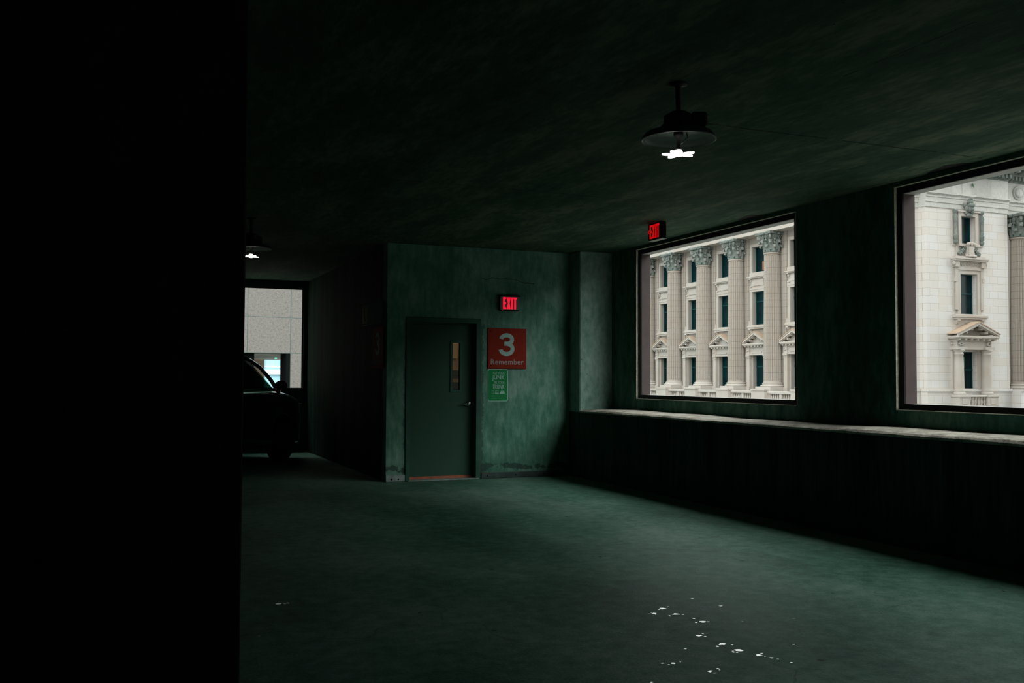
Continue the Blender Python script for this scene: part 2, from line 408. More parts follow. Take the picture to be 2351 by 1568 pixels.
for x, y, k in spots:
    n = 9; r = [k*.012*(.55+.9*rnd.random()) for _ in range(n)]
    lo = [(x+math.cos(6.283*i/n)*r[i]*1.5, y+math.sin(6.283*i/n)*r[i]*1.2, .0004) for i in range(n)]
    mb.hexa(lo, [(a, b, .0022) for a, b, _ in lo])
    if k > .7:
        for _ in range(3):
            a, b = x+rnd.uniform(-.06, .06), y+rnd.uniform(-.03, .03); rr = .005*rnd.uniform(.6, 1.3)
            lo = [(a+math.cos(1.257*i)*rr*1.6, b+math.sin(1.257*i)*rr, .0004) for i in range(5)]
            mb.hexa(lo, [(p, q, .0018) for p, q, _ in lo])
pf = mb.build('wet_glint_flecks', M_FLECK, fl); pf['label'] = 'scatter of small wet flecks with their white glint painted in'; pf['kind'] = 'stuff'
# dark sealant patches at the ceiling edge above the windows
for nm, (y0, y1) in (('sealant_patch', (5.75, 6.25)), ('sealant_patch', (8.5, 8.95))):
    mb = MB(); n = 12; pts = []
    for i in range(n+1):
        t = i/n; y = y0+(y1-y0)*t
        pts.append((XW-.02-.11*math.sin(math.pi*t**.6)*rnd.uniform(.7, 1.1), y))
    pts = [(XW+.02, y0)]+pts[1:-1]+[(XW+.02, y1)]
    mb.prism(pts, 2, ZC-.003, ZC+.001).build(nm, M_FRAME, ce)

# window wall
mb = MB().holes(0, XW, XW+.17, -4.3, 11.94, .9, ZC+.35, [(a, b, WZ0, WZ1) for a, b in WIN])
wr_ = mb.build('wall_right', M_WALL); struct(wr_)
mb = MB(); mb.box(XL, XW+.17, -4.3, YB, -.3, .90); lw = mb.build('sill_wall', M_DARKWALL, wr_)
MB().box(XL, XW+.17, 11.94, YB+.01, .90, ZC, .012).build('corner_pier', mat_concrete('pale_green_concrete', (.10, .20, .155), (.20, .33, .275), (.33, .46, .40), stretch=(1, 1, .5), big=1.6), wr_)
MB().box(XW+.16, XW+.36, -4.3, 18.2, ZC+.2, 9.0).build('upper_facade', M_JAMB, wr_)
# worn sill top with an uneven lip
mb = MB(); n = 90; rows = []
for i in range(n+1):
    y = -4.3+(11.94+4.3)*i/n
    e = .012*math.sin(y*2.1)+.008*math.sin(y*5.3+1)+rnd.uniform(-.006, .006)
    t = .943+.006*math.sin(y*1.3+.4)+.004*math.sin(y*4.1)
    b = XW-.005-.015*abs(math.sin(y*3.1))*rnd.random()
    rows.append([mb.v(XW+.05, y, t+.002), mb.v(b, y, t), mb.v(XL+.22+e, y, t+.002), mb.v(XL+.07+e, y, t-.003+rnd.uniform(-.002, .002)),
                 mb.v(XL+.02-.012+e*.6, y, t-.012), mb.v(XL-.016+e*.5, y, .918+rnd.uniform(-.004, .004)), mb.v(XL+.0, y, .897), mb.v(XW+.05, y, .897)])
for a, b in zip(rows, rows[1:]):
    for k in range(8): mb.face([a[k], a[(k+1) % 8], b[(k+1) % 8], b[k]])
mb.face(rows[0]); mb.face(rows[-1])
mb.build('sill', M_SILL, wr_)
for i, (a, b) in enumerate(WIN):
    w = empty(f'window_{i+1}', (0, 0, 0)); struct(w)
    mb = MB(); x0, x1 = XW+.027, XW+.048; t = .065
    mb.holes(0, x0, x1, a+.004, b-.004, WZ0+.004, WZ1-.004, [(a+t, b-t, WZ0+t-.01, WZ1-t)])
    mb.build('window_frame', M_FRAME, w)
    mb = MB(); x0, x1 = XW-.003, XW+.027
    mb.box(x0, x1, b-.004, b+.001, WZ0, WZ1); mb.box(x0, x1, a-.001, a+.004, WZ0, WZ1)
    mb.box(x0, x1, a, b, WZ1-.004, WZ1+.001); mb.box(x0, x1, a, b, WZ0-.001, WZ0+.004)
    mb.build('window_edge', M_EDGE, w)
    mb = MB(); mb.box(XW+.048, XW+.175, b-t, b-t+.03, WZ0+t-.01, WZ1-t); mb.box(XW+.048, XW+.175, a+t-.03, a+t, WZ0+t-.01, WZ1-t)
    mb.build('outer_jamb', M_JAMB, w)
    MB().box(XW+.048, XW+.175, a+t-.03, b-t+.03, WZ1-t, WZ1-t+.03).build('outer_soffit', M_SOFFIT, w)
    MB().box(XW+.075, XW+.22, a+t-.03, b-t+.03, WZ0+t-.04, WZ0+t-.012).build('outer_sill', M_SOFFIT, w)

# door wall with its opening
DX0, DX1, DZ = 3.58, 4.60, 2.155
wb = MB().holes(1, YB, YB+.2, XS, XL+.3, 0, ZC, [(DX0, DX1, 0, DZ)]).build('wall_back', M_STAIN); struct(wb)
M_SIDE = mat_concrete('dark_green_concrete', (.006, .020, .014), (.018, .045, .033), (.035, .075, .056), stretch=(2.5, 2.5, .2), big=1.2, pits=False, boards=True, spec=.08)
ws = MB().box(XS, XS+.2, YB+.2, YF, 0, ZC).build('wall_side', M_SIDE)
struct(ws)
FW = (1.15, 3.222)
wf = MB().holes(1, YF, YF+.18, -9, XS+.2, 0, ZC, [(FW[0], FW[1], 1.155, 3.015)]).build('wall_far', M_WALL); struct(wf)
wi = empty('window_4'); struct(wi)
MB().holes(1, YF+.02, YF+.07, FW[0]-.0, FW[1]+.0, 1.155, 3.015, [(FW[0]+.06, FW[1]-.02, 1.175, 2.995)]).build('window_frame', M_FRAME, wi)
wlft = MB().box(-9.2, -9, -4.3, 18.1, 0, ZC).build('wall_left', M_WALL); struct(wlft)
wbh = MB().box(-9, 6.62, -4.5, -4.3, 0, ZC).build('wall_front', M_WALL); struct(wbh)
# pillar beside the camera
pl = MB().box(-1.6, .296, 2.45, 3.25, 0, ZC, .004).build('concrete_pillar', M_PILLAR)
tag(pl, 'wide dark concrete pillar filling the left edge of the view', 'pillar')

# base angles
M_GALV = mat_plain('galvanised_plate', (.30, .36, .34), .55, .3, var=.3, vscale=12)
M_DKMET = mat_plain('dark_painted_plate', (.055, .085, .078), .6, .2, var=.4, vscale=9)
M_HOLE = mat_plain('black_hole', (.004, .004, .004), .9)
M_RUST = mat_plain('rust', (.16, .04, .015), .9, var=.4, vscale=20)
tr = MB().box(XS+.002, DX0-.005, YB-.012, YB, .006, .085, .003).build('baseboard_back', M_GALV); struct(tr)
for x in (3.375, 3.469):
    MB().lathe((x, .035), [(.013, YB-.0135), (.013, YB-.011)], 12, ax=1).build('bolt_hole', M_HOLE, tr)
tr2 = MB().box(DX1+.03, XL, YB-.03, YB, .004, .078, .003).build('baseboard_back', M_DKMET); struct(tr2)
for x in (4.715, 5.133, 5.56):
    MB().lathe((x, .038), [(.013, YB-.0315), (.013, YB-.029)], 12, ax=1).build('bolt_hole', M_HOLE, tr2)
MB().box(DX1+.032, DX1+.11, YB-.031, YB-.002, .0785, .082).build('rust_streak', M_RUST, tr2)

# ------------------------------------------------------------------ stair door
M_DOOR = mat_plain('green_grey_door_paint', (.030, .085, .058), .6, var=.08, spec=.2, vscale=2)
M_DFRAME = mat_plain('green_grey_frame_paint', (.035, .11, .078), .6, var=.2, spec=.2, vscale=5)
M_CHROME = mat_plain('worn_chrome', (.55, .58, .56), .22, 1.0)
M_ORANGE = mat_plain('orange_kick_strip', (.42, .11, .045), .6, var=.3, vscale=10)
d = empty('door_1', (0, 0, 0)); struct(d)
YD = YB+.11
mb = MB(); y0, y1 = YB-.018, YD+.055; fwid = .05
mb.box(DX0-.02, DX0+fwid-.01, y0, y1, 0, DZ+.0, .004); mb.box(DX1-fwid, DX1+.02, y0, y1, 0, DZ, .004)
mb.box(DX0-.02, DX1+.02, y0, y1, DZ-.045, DZ+.02, .004)
mb.box(DX0+fwid-.01, DX0+fwid+.005, YD-.02, y1, 0, DZ-.04); mb.box(DX1-fwid-.015, DX1-fwid, YD-.02, y1, 0, DZ-.04)
mb.box(DX0+fwid, DX1-fwid, YD-.02, y1, DZ-.06, DZ-.04)
mb.build('door_frame', M_DFRAME, d)
lx0, lx1 = DX0+.052, DX1-.066; LI = (4.246, 4.356, 1.205, 1.848)
leaf = MB().holes(1, YD, YD+.045, lx0, lx1, .012, DZ-.062, [LI]).build('door_leaf', M_DOOR, d)
mb = MB().holes(1, YD-.012, YD+.004, LI[0]-.028, LI[1]+.028, LI[2]-.028, LI[3]+.028, [(LI[0]+.003, LI[1]-.003, LI[2]+.003, LI[3]-.003)])
mb.build('lite_frame', M_DFRAME, leaf)
def mat_glass(name, tint=(1, 1, 1), mixf=.12):
    m = bpy.data.materials.new(name); m.use_nodes = True; nt = m.node_tree; nt.nodes.clear()
    o = nt.nodes.new('ShaderNodeOutputMaterial'); t = nt.nodes.new('ShaderNodeBsdfTransparent'); g = nt.nodes.new('ShaderNodeBsdfGlossy')
    t.inputs[0].default_value = (*tint, 1); g.inputs['Roughness'].default_value = .04
    x = nt.nodes.new('ShaderNodeMixShader'); x.inputs[0].default_value = mixf
    nt.links.new(t.outputs[0], x.inputs[1]); nt.links.new(g.outputs[0], x.inputs[2]); nt.links.new(x.outputs[0], o.inputs[0])
    return m
MB().box(LI[0], LI[1], YD+.018, YD+.024, LI[2], LI[3]).build('lite_pane', mat_glass('clear_glass', (.9, .92, .88), .05), leaf)
mb = MB(); kx, kz = 4.470, 1.02
mb.lathe((kx, kz), [(.032, YD), (.032, YD-.006), (.028, YD-.010), (.014, YD-.012), (.013, YD-.042), (.024, YD-.05), (.030, YD-.062), (.027, YD-.074), (.012, YD-.080)], 20, ax=1)
mb.tube([(kx, YD-.058, kz), (kx-.03, YD-.062, kz-.002), (kx-.07, YD-.060, kz-.006), (kx-.10, YD-.055, kz-.010)], .011, 8, .008)
mb.build('door_handle', M_CHROME, leaf)
MB().box(lx0+.004, lx1, YD-.006, YD+.001, .014, .045).build('kick_strip', M_ORANGE, leaf)
MB().box(DX0+.01, DX1-.01, YB-.045, YD+.06, 0, .014, .004).build('threshold', M_GALV, d)
# stairwell seen through the door glass: warm painted walls, landing, lamp
M_TANW = mat_plain('warm_stair_wall', (.60, .45, .28), .8, var=.15)
st = MB().box(XS+.2, 6.3, 15.4, 15.5, -.3, ZC).build('wall_stairwell', M_TANW); struct(st)
MB().box(6.2, 6.3, YB+.2, 15.5, -.3, ZC).build('side_wall', M_TANW, st)
MB().box(XS+.2, 6.2, YB+.2, 15.4, ZC-.12, ZC-.001).build('stair_ceiling', M_TANW, st)
MB().box(4.2, 5.9, 15.33, 15.4, 1.42, 1.50).build('handrail', M_DKMET, st)
MB().box(4.2, 5.9, 14.3, 14.36, .2, 1.30).build('stair_parapet', M_DKMET, st)
MB().box(5.05, 5.35, 15.34, 15.40, 1.70, 2.05).build('wall_notice', mat_plain('cream_notice', (.7, .62, .45), .7), st)
L = bpy.data.lights.new('stairwell_lamp', 'POINT'); L.energy = 9; L.color = (1, .72, .42); L.shadow_soft_size = .12
lo = bpy.data.objects.new('stairwell_lamp', L); COL.objects.link(lo); lo.location = (5.2, 13.9, 2.75)

# ------------------------------------------------------------------ signs
M_RED = mat_plain('red_sign', (.30, .030, .018), .8, var=.06, spec=.1)
M_WHITE = mat_plain('sign_white', (.42, .62, .57), .8, var=.05, spec=.1)
M_GREYTXT = mat_plain('sign_dull_white', (.36, .37, .34), .8, var=.05, spec=.1)
M_GREEN = mat_plain('green_sign', (.012, .26, .07), .7, var=.05, spec=.15)
M_HOUS = mat_plain('grey_green_sign_housing', (.13, .21, .18), .5)
M_BLACKP = mat_plain('black_plastic', (.010, .013, .012), .8, spec=.05)
M_EXIT = mat_emit('exit_red', (1.0, .003, .030), 1.0)
M_EXIT2 = mat_emit('exit_red_dim', (1.0, .006, .008), .55)
def remember_sign(loc, face, label, word=True):
    e = empty('floor_number_sign', loc, label=label, cat='sign')
    w, h = .572, .558
    if face == '-Y': pb = MB().box(-w/2, w/2, -.02, 0, -h/2, h/2, .003)
    else: pb = MB().box(-.02, 0, -w/2, w/2, -h/2, h/2, .003)
    pb.build('sign_board', M_RED, e)
    t = (lambda u, z: (u, -.021, z)) if face == '-Y' else (lambda u, z: (-.021, -u, z))
    mp = (lambda p: (p[0], p[1], p[2])) if face == '-Y' else (lambda p: (p[1], -p[0], p[2]))
    mb = MB(mp); hw_ = .0285
    def strip(cz, rx, rz, a0, a1, y, n=30, stub=None):
        L_, R_ = [], []
        for i in range(n+1):
            a = math.radians(a0+(a1-a0)*i/n); x, z = rx*math.cos(a), cz+rz*math.sin(a)
            nx, nz = math.cos(a)/rx, math.sin(a)/rz; l = math.hypot(nx, nz); nx, nz = nx/l*hw_, nz/l*hw_
            L_.append((x+nx, z+nz)); R_.append((x-nx, z-nz))
        if stub is not None: L_.append((stub, L_[-1][1])); R_.append((stub, R_[-1][1]))
        for i in range(len(L_)-1):
            q = [L_[i], L_[i+1], R_[i+1], R_[i]]
            mb.hexa([(a, y, b) for a, b in q], [(a, y+.002, b) for a, b in q])
    strip(.070, .082, .0585, 172, -90, -.0222, stub=-.034)
    strip(-.0595, .0895, .0695, 90, -172, -.0226)
    mb.build('number_three', M_WHITE, e, loc=((-.012, 0, .055) if face == '-Y' else (0, .012, .055)))
    if word: text('word_remember', 'Remember', .1, M_GREYTXT, e, t(0, -.185), face, bold=.016, target=(.49, .074), depth=.0012, spacing=1.15)
    for a in (-1, 1):
        for b in (-1, 1):
            p = t(a*(w/2-.04), b*(h/2-.045))
            if face == '-Y': MB().lathe((0, 0), [(.009, -.003), (.006, .003)], 10, ax=1).build('screw', M_BLACKP, e, loc=p)
            else: MB().lathe((0, 0), [(.009, -.003), (.006, .003)], 10, ax=0).build('screw', M_BLACKP, e, loc=p)
    return e
remember_sign((5.005, YB, 1.777), '-Y', 'square red sign with white 3 above the word Remember, right of the door')
remember_sign((XS, 12.665, 1.77), '-X', 'red number 3 sign seen edge-on in the dark, on the wall left of the door')
# green sign with rounded corners
g = empty('recycling_sign', (4.873, YB, 1.272), label='green and white notice reading PUT YOUR JUNK IN YOUR TRUNK', cat='sign')
def rrect(w, h, r, n=6):
    p = []
    for cx, cz, a in ((w/2-r, h/2-r, 0), (-w/2+r, h/2-r, 90), (-w/2+r, -h/2+r, 180), (w/2-r, -h/2+r, 270)):
        for i in range(n+1):
            t = math.radians(a+90*i/n); p.append((cx+math.cos(t)*r, cz+math.sin(t)*r))
    return p
gw, gh = .300, .443
MB().prism(rrect(gw, gh, .03), 1, -.006, 0).build('sign_border', mat_plain('sign_border_white', (.38, .66, .56), .5), g)
MB().prism(rrect(gw-.018, gh-.018, .024), 1, -.0072, -.005).build('sign_board', M_GREEN, g)
for body, w, h, z, xr, b in (('PUT YOUR', .172, .034, .164, .098, .0), ('JUNK', .186, .074, .098, .098, .003), ('IN YOUR', .148, .036, .036, .098, 0), ('TRUNK', .180, .064, -.022, .098, .003)):
    text('sign_text', body, .08, M_WHITE, g, (xr-w/2, -.0085, z), '-Y', bold=b*6, target=(w, h), depth=.0008)
mb = MB(); y0, y1 = -.0088, -.007
def outl(x0, x1, z0, z1, t):
    mb.box(x0, x1, y0, y1, z0, z0+t); mb.box(x0, x1, y0, y1, z1-t, z1); mb.box(x0, x0+t, y0, y1, z0, z1); mb.box(x1-t, x1, y0, y1, z0, z1)
outl(-.092, -.062, -.120, -.078, .003); outl(-.040, .006, -.104, -.078, .004); mb.box(-.047, .013, y0, y1, -.120, -.110)
mb.box(.030, .098, y0, y1, -.119, -.088); mb.box(.045, .083, y0, y1, -.086, -.078)
mb.build('sign_pictograms', M_WHITE, g)
M_PRINT = mat_plain('pale_green_print', (.10, .42, .22), .5)
mb = MB()
for i in range(26): mb.box(-.098+i*.0077, -.098+i*.0077+.0052, y0, y1, -.154, -.147)
mb.build('small_print', M_PRINT, g); mb = MB()
for i in range(9): mb.box(-.095+i*.0078, -.095+i*.0078+.006, y0, y1, -.184, -.178)
mb.build('small_print', M_PRINT, g)
for x in (-.004, .018, .047, .085): MB().lathe((x, -.181), [(.0055, y0), (.0055, y1)], 10, ax=1).build('small_emblem', M_PRINT, g)
for z in (.2, -.19): MB().lathe((0, z), [(.005, -.011), (.005, -.007)], 10, ax=1).build('screw', M_BLACKP, g)

def letters_EXIT(mb, w, h, t, y0, y1):
    """condensed EXIT strokes on a w x h block, centred, facing -Y"""
    lw_ = w*.115; x = -w/2; hw = w*.24; z0, z1 = -h/2, h/2; b = h*.14
    mb.box(x, x+lw_, y0, y1, z0, z1)
    for a, c in ((z0, z0+b), (-b/2, b/2), (z1-b, z1)): mb.box(x+lw_, x+hw*(.95 if a != -b/2 else .85), y0, y1, a, c)
    x += hw+w*.035; xw = w*.27
    for s_ in (1, -1):
        a0, a1 = (x, x+xw-lw_) if s_ == 1 else (x+xw-lw_, x)
        mb.prism([(a0, z0), (a0+lw_, z0), (a1+lw_, z1), (a1, z1)], 1, y0-(.0004 if s_ == 1 else 0), y1)
    x += xw+w*.05; mb.box(x, x+lw_, y0, y1, z0, z1)
    x += lw_+w*.04; tw = w/2-x; c = x+tw/2
    mb.box(x, w/2, y0, y1, z1-b, z1); mb.box(c-lw_/2, c+lw_/2, y0, y1, z0, z1-b)
# lit exit sign on the door wall
e = empty('exit_sign', (5.023, YB, 2.402), label='lit red EXIT sign with grey-green face on the wall above the red 3 sign', cat='sign')
MB().box(-.15, .15, -.05, 0, -.105, .105, .012).build('housing', M_BLACKP, e)
MB().prism(rrect(.288, .186, .02), 1, -.062, -.048).build('face_plate', M_HOUS, e)
mb = MB(); letters_EXIT(mb, .205, .160, 0, -.066, -.061); mb.build('exit_letters', M_EXIT, e)
MB().box(-.16, .16, -.055, .0, .100, .112).build('hood', M_BLACKP, e)
MB().lathe((-.105, -.098), [(.0035, -.055), (.0035, -.048)], 8, ax=1).build('indicator_light', M_EXIT, e)
# hanging exit sign in the side aisle
e = empty('exit_sign', (5.665, 9.43, 3.052), label='EXIT sign hung from the ceiling beside the far window, seen at an angle', cat='sign')
MB().box(0, .062, -.15, .15, -.095, .095, .008).build('housing', M_BLACKP, e)
MB().box(-.004, .001, -.140, .140, -.088, .088).build('face_plate', M_BLACKP, e)
mb = MB(lambda p: (p[1], -p[0], p[2])); letters_EXIT(mb, .205, .158, 0, -.008, -.003); mb.build('exit_letters', M_EXIT2, e)
mb = MB(lambda p: (p[1], -p[0], p[2])); mb.prism([(-.135, 0), (-.118, .022), (-.112, .018), (-.125, 0), (-.112, -.018), (-.118, -.022)], 1, -.008, -.003); mb.build('direction_arrow', M_EXIT2, e)
MB().box(.015, .047, -.03, .03, .09, ZC-3.052).build('ceiling_mount', M_BLACKP, e)
MB().box(-.004, .066, -.152, .152, -.101, -.094).build('bottom_trim', mat_plain('lit_lip_trim', (.4, .42, .36), .5), e)  # pale colour stands for the light on the sign's lower lip
# long dull sign on the side wall, above the second red sign
M_DULL = mat_plain('dull_sign_face', (.11, .18, .15), .85, spec=.05); M_CREAM = mat_plain('cream_panel', (.50, .56, .38), .85, spec=.05)
e = empty('wall_sign', (XS, 12.96, 2.245), label='long unlit sign with pale end panel above the edge-on red 3 sign', cat='sign')
MB().box(-.03, 0, -.55, .27, -.148, .148, .004).build('sign_board', M_DULL, e)
MB().box(-.032, 0, .275, .56, -.145, .145, .003).build('end_panel', M_CREAM, e)
mb = MB(); mb.box(-.0345, -.031, .29, .54, .115, .125); mb.box(-.0345, -.031, .29, .54, -.125, -.115)
mb.prism([(.35, -.09), (.385, -.09), (.47, .08), (.435, .08)], 0, -.0345, -.031); mb.box(-.0345, -.031, .40, .425, .03, .10)
mb.prism([(.39, .085), (.435, .085), (.4125, .112)], 0, -.0345, -.031); mb.build('pictogram', M_BLACKP, e)

# ------------------------------------------------------------------ garage lamps
M_LED = mat_emit('led_panel_glow', (1.0, .93, .84), 4.0)
M_CAST = mat_plain('dark_cast_lamp_body', (.010, .012, .011), .6, .2)
M_DISH = mat_plain('lamp_reflector', (.05, .075, .062), .4, .5, var=.3)
def lamp(loc, rz, label):
    """origin at the ceiling"""
    e = empty('garage_lamp', loc, rz, label=label, cat='lamp', group='ceiling lamps with petal bulbs')
    MB().lathe((0, 0), [(.055, 0), (.055, -.012), (.02, -.02), (.015, -.16), (.02, -.175)], 16).build('stem', M_CAST, e)
    mb = MB()
    prof = [(.06, -.135), (.11, -.17), (.115, -.24), (.15, -.30)]
    mb.lathe((0, 0), [(.02, -.165), (.055, -.178), (.088, -.198), (.09, -.245), (.13, -.285), (.145, -.30), (.02, -.295)], 8, smooth=False)
    mb.build('ballast_housing', M_CAST, e)
    mb = MB(); mb.box(.07, .165, -.06, .06, -.275, -.185, .012); mb.build('gear_box', M_CAST, e)
    mb = MB(); pr = [(.05, -.288), (.14, -.292), (.20, -.305), (.218, -.328), (.226, -.345), (.219, -.347), (.210, -.333), (.195, -.312), (.14, -.300), (.05, -.298)]
    mb.lathe((0, 0), pr, 40); mb.build('reflector', M_DISH, e)
    mb = MB(); mb.lathe((0, 0), [(.03, -.295), (.03, -.32), (.014, -.33), (.012, -.385), (.020, -.392), (.022, -.405)], 16); mb.build('lamp_socket', M_CAST, e)
    MB().tube([(.05, 0, -.30), (.055, 0, -.33), (.03, 0, -.355), (.01, 0, -.37)], .004, 6).build('safety_wire', M_DISH, e)
    mb = MB(); mb.lathe((0, 0), [(.020, -.405), (.026, -.418), (.026, -.440), (.010, -.444)], 16); bl = mb.build('bulb', M_LED, e)
    for k, ang in enumerate((24, -30, 178, 236, 116)):
        t = math.radians(ang); dr = .02
        c, s_ = math.cos(t), math.sin(t)
        mb = MB(); n = 14; pts = []
        for i in range(n):
            a = 6.283*i/n; pts.append((.062+.038*math.cos(a), .019*math.sin(a)))
        def tr3(p, q, dz): r = p; return (c*r-s_*q, s_*r+c*q, -.432+(p-.03)*dr+dz)
        mb.hexa([tr3(p, q, -.004) for p, q in pts], [tr3(p, q, .004) for p, q in pts])
        mb.build('led_panel', M_LED, bl)
    return e
lamp((3.108, 4.90, ZC), -.39, 'nearer petal-bulb ceiling lamp hanging clear above the garage floor')
lamp((1.385, 11.0, ZC), 1.0, 'farther petal-bulb ceiling lamp glowing at the pillar edge above the parked car')

# ================================================================== parked car
M_PAINT = mat_plain('dark_car_paint', (.012, .020, .018), .18, .3, var=.02)
M_PAINT.node_tree.nodes['Principled BSDF'].inputs['Coat Weight'].default_value = 1.0
M_TYRE = mat_plain('tyre_rubber', (.012, .012, .012), .85)
M_RIM = mat_plain('alloy_rim', (.16, .17, .17), .35, .8)
M_CGLASS = mat_glass('car_glass', (.26, .34, .30), .06)
M_INT = mat_plain('dark_cabin_trim', (.015, .015, .016), .8)
M_LAMPR = mat_plain('red_tail_lens', (.25, .01, .01), .2); M_LAMPW = mat_plain('clear_headlamp_lens', (.25, .27, .27), .15)
hd = math.radians(55)
car = empty('parked_car', (1.07, 15.26, 0), hd, label='dark sport utility car parked behind the pillar by the far window', cat='car')
HW = .90; WR = .36; XWH = (1.38, -1.35)
def top(x):      # bonnet / belt height
    if x > 1.0: t = (x-1.0)/1.25; return 1.165-.05*t-.19*t**3.2
    if x < -2.0: return 1.15-.06*((-2.0-x)/.25)
    return 1.165
def hwid(x):
    t = abs(x)/2.25; return HW*(1-.04*t**2-.14*max(0, (t-.82)/.18)**2)
mb = MB(); xs = [-2.25+4.5*i/72 for i in range(73)]; rows = []
for x in xs:
    w_, zt = hwid(x), top(x); zb = .27
    if x > 2.1: zb = .27+(x-2.1)*.5
    for xc in XWH:
        if abs(x-xc) < WR+.06: zb = max(zb, math.sqrt((WR+.06)**2-(x-xc)**2)+WR-.02)
    zb = min(zb, zt-.25); inset = .0
    end = 1.0 if abs(x) < 2.24 else .96
    half = [(0, zt+.02), (.5*w_, zt+.012), (.80*w_, zt-.008), (.93*w_, zt-.045), (.985*w_, zt-.11), (1.0*w_, (zt*.6+zb*.4)), (.985*w_, zb+.05), (.95*w_, zb), (.72*w_, zb+.01), (0, zb+.01)]
    pts = half + [(-a, b) for a, b in half[1:-1]][::-1]
    rows.append([mb.v(x, a*end, b) for a, b in pts])
for a, b in zip(rows, rows[1:]):
    n = len(a)
    for k in range(n):
        f = mb.face([a[k], a[(k+1) % n], b[(k+1) % n], b[k]])
        if f: f.smooth = True
mb.face(rows[0]); mb.face(rows[-1]); mb.build('car_body', M_PAINT, car)
# greenhouse: roof, pillars, glass
RP = [(1.20, 1.16), (.95, 1.33), (.66, 1.50), (.40, 1.675), (.05, 1.735), (-.6, 1.755), (-1.3, 1.735), (-1.75, 1.66), (-1.95, 1.50), (-2.12, 1.15)]
mb = MB(); rows = []
for x, z in RP[3:8]:
    k = .64; rows.append([mb.v(x, a, z+b) for a, b in ((-k, -.035), (-k*.9, .0), (-k*.5, .018), (0, .024), (k*.5, .018), (k*.9, .0), (k, -.035), (k*.9, -.05), (0, -.03), (-k*.9, -.05))])
for a, b in zip(rows, rows[1:]):
    for k in range(10):
        f = mb.face([a[k], a[(k+1) % 10], b[(k+1) % 10], b[k]])
        if f: f.smooth = True
mb.face(rows[0]); mb.face(rows[-1]); mb.build('roof', M_PAINT, car)
for s_ in (1, -1):
    mb = MB(); mb.tube([(1.22, s_*.84, 1.12), (1.00, s_*.80, 1.33), (.74, s_*.745, 1.52), (.50, s_*.70, 1.625), (.25, s_*.655, 1.68)], .034, 10, .026)
    mb.build('windscreen_pillar', M_PAINT, car)
    MB().tube([(-.05, s_*.85, 1.13), (-.12, s_*.78, 1.38), (-.2, s_*.66, 1.64)], .035, 8).build('door_pillar', M_PAINT, car)
    MB().tube([(-1.15, s_*.85, 1.13), (-1.2, s_*.78, 1.38), (-1.28, s_*.65, 1.62)], .04, 8).build('door_pillar', M_PAINT, car)
    MB().hexa([(-1.72, s_*.83, 1.12), (-2.14, s_*.80, 1.12), (-1.98, s_*.68, 1.48), (-1.74, s_*.64, 1.60)], [(-1.72, s_*.78, 1.12), (-2.14, s_*.75, 1.12), (-1.98, s_*.63, 1.48), (-1.74, s_*.59, 1.60)]).build('rear_pillar', M_PAINT, car)
    for q in (((1.10, 1.14), (-.04, 1.14), (-.17, 1.66), (.38, 1.63), (.68, 1.51)), ((-.08, 1.14), (-1.14, 1.14), (-1.24, 1.67), (-.22, 1.68)), ((-1.18, 1.14), (-1.74, 1.14), (-1.74, 1.56), (-1.28, 1.60))):
        def yy(z): return s_*(.845-(z-1.13)*.40)
        MB().hexa([(x, yy(z), z) for x, z in q], [(x, yy(z)-s_*.006, z) for x, z in q]).build('side_window', M_CGLASS, car)
    # mirror
    mb = MB(); mb.blob((1.0, s_*.985, 1.235), (.075, .105, .082), 20, 12); mb.tube([(1.0, s_*.86, 1.16), (1.0, s_*.93, 1.19)], .02, 8)
    mb.build('wing_mirror', M_BLACKP, car)
    for x in (.05, -1.05): MB().box(x-.0, x+.2, s_*.895, s_*.92, 1.0, 1.03, .006).build('door_handle', M_PAINT, car)
    MB().box(1.92, 2.2, s_*.62, s_*.80, .82, .93, .02).build('headlamp', M_LAMPW, car)
    MB().box(-2.24, -2.08, s_*.68, s_*.84, .85, 1.12, .015).build('tail_lamp', M_LAMPR, car)
    for xc in XWH:
        mb = MB(); mb.lathe((xc, WR), [(.22, s_*.70), (WR-.02, s_*.70), (WR, s_*.73), (WR, s_*.87), (WR-.03, s_*.895), (.23, s_*.89)], 36, ax=1)
        wh = mb.build('wheel', M_TYRE, car)
        mb = MB(); mb.lathe((xc, WR), [(.232, s_*.75), (.232, s_*.885), (.205, s_*.885), (.20, s_*.80), (.0, s_*.80)], 30, ax=1)
        for k in range(5):
            t = k*1.2566
            mb.hexa([(xc+math.cos(t+a)*r, s_*.86, WR+math.sin(t+a)*r) for r, a in ((.03, -.6), (.21, -.12), (.21, .12), (.03, .6))],
                    [(xc+math.cos(t+a)*r, s_*.885, WR+math.sin(t+a)*r) for r, a in ((.03, -.6), (.21, -.12), (.21, .12), (.03, .6))])
        mb.build('rim', M_RIM, wh)
MB().hexa([(1.16, -.80, 1.15), (1.16, .80, 1.15), (.42, .62, 1.66), (.42, -.62, 1.66)], [(1.15, -.80, 1.145), (1.15, .80, 1.145), (.41, .62, 1.655), (.41, -.62, 1.655)]).build('windscreen', M_CGLASS, car)
MB().hexa([(-2.12, -.72, 1.14), (-2.12, .72, 1.14), (-1.84, .60, 1.58), (-1.84, -.60, 1.58)], [(-2.11, -.72, 1.14), (-2.11, .72, 1.14), (-1.83, .60, 1.58), (-1.83, -.60, 1.58)]).build('rear_window', M_CGLASS, car)
for x, y in ((.15, .38), (.15, -.38), (-.95, .4), (-.95, -.4)):
    mb = MB(); mb.box(x-.22, x+.25, y-.24, y+.24, .35, .62, .06); mb.box(x-.32, x-.18, y-.24, y+.24, .5, 1.16, .05); mb.box(x-.33, x-.22, y-.12, y+.12, 1.16, 1.36, .05)
    mb.build('seat', M_INT, car)
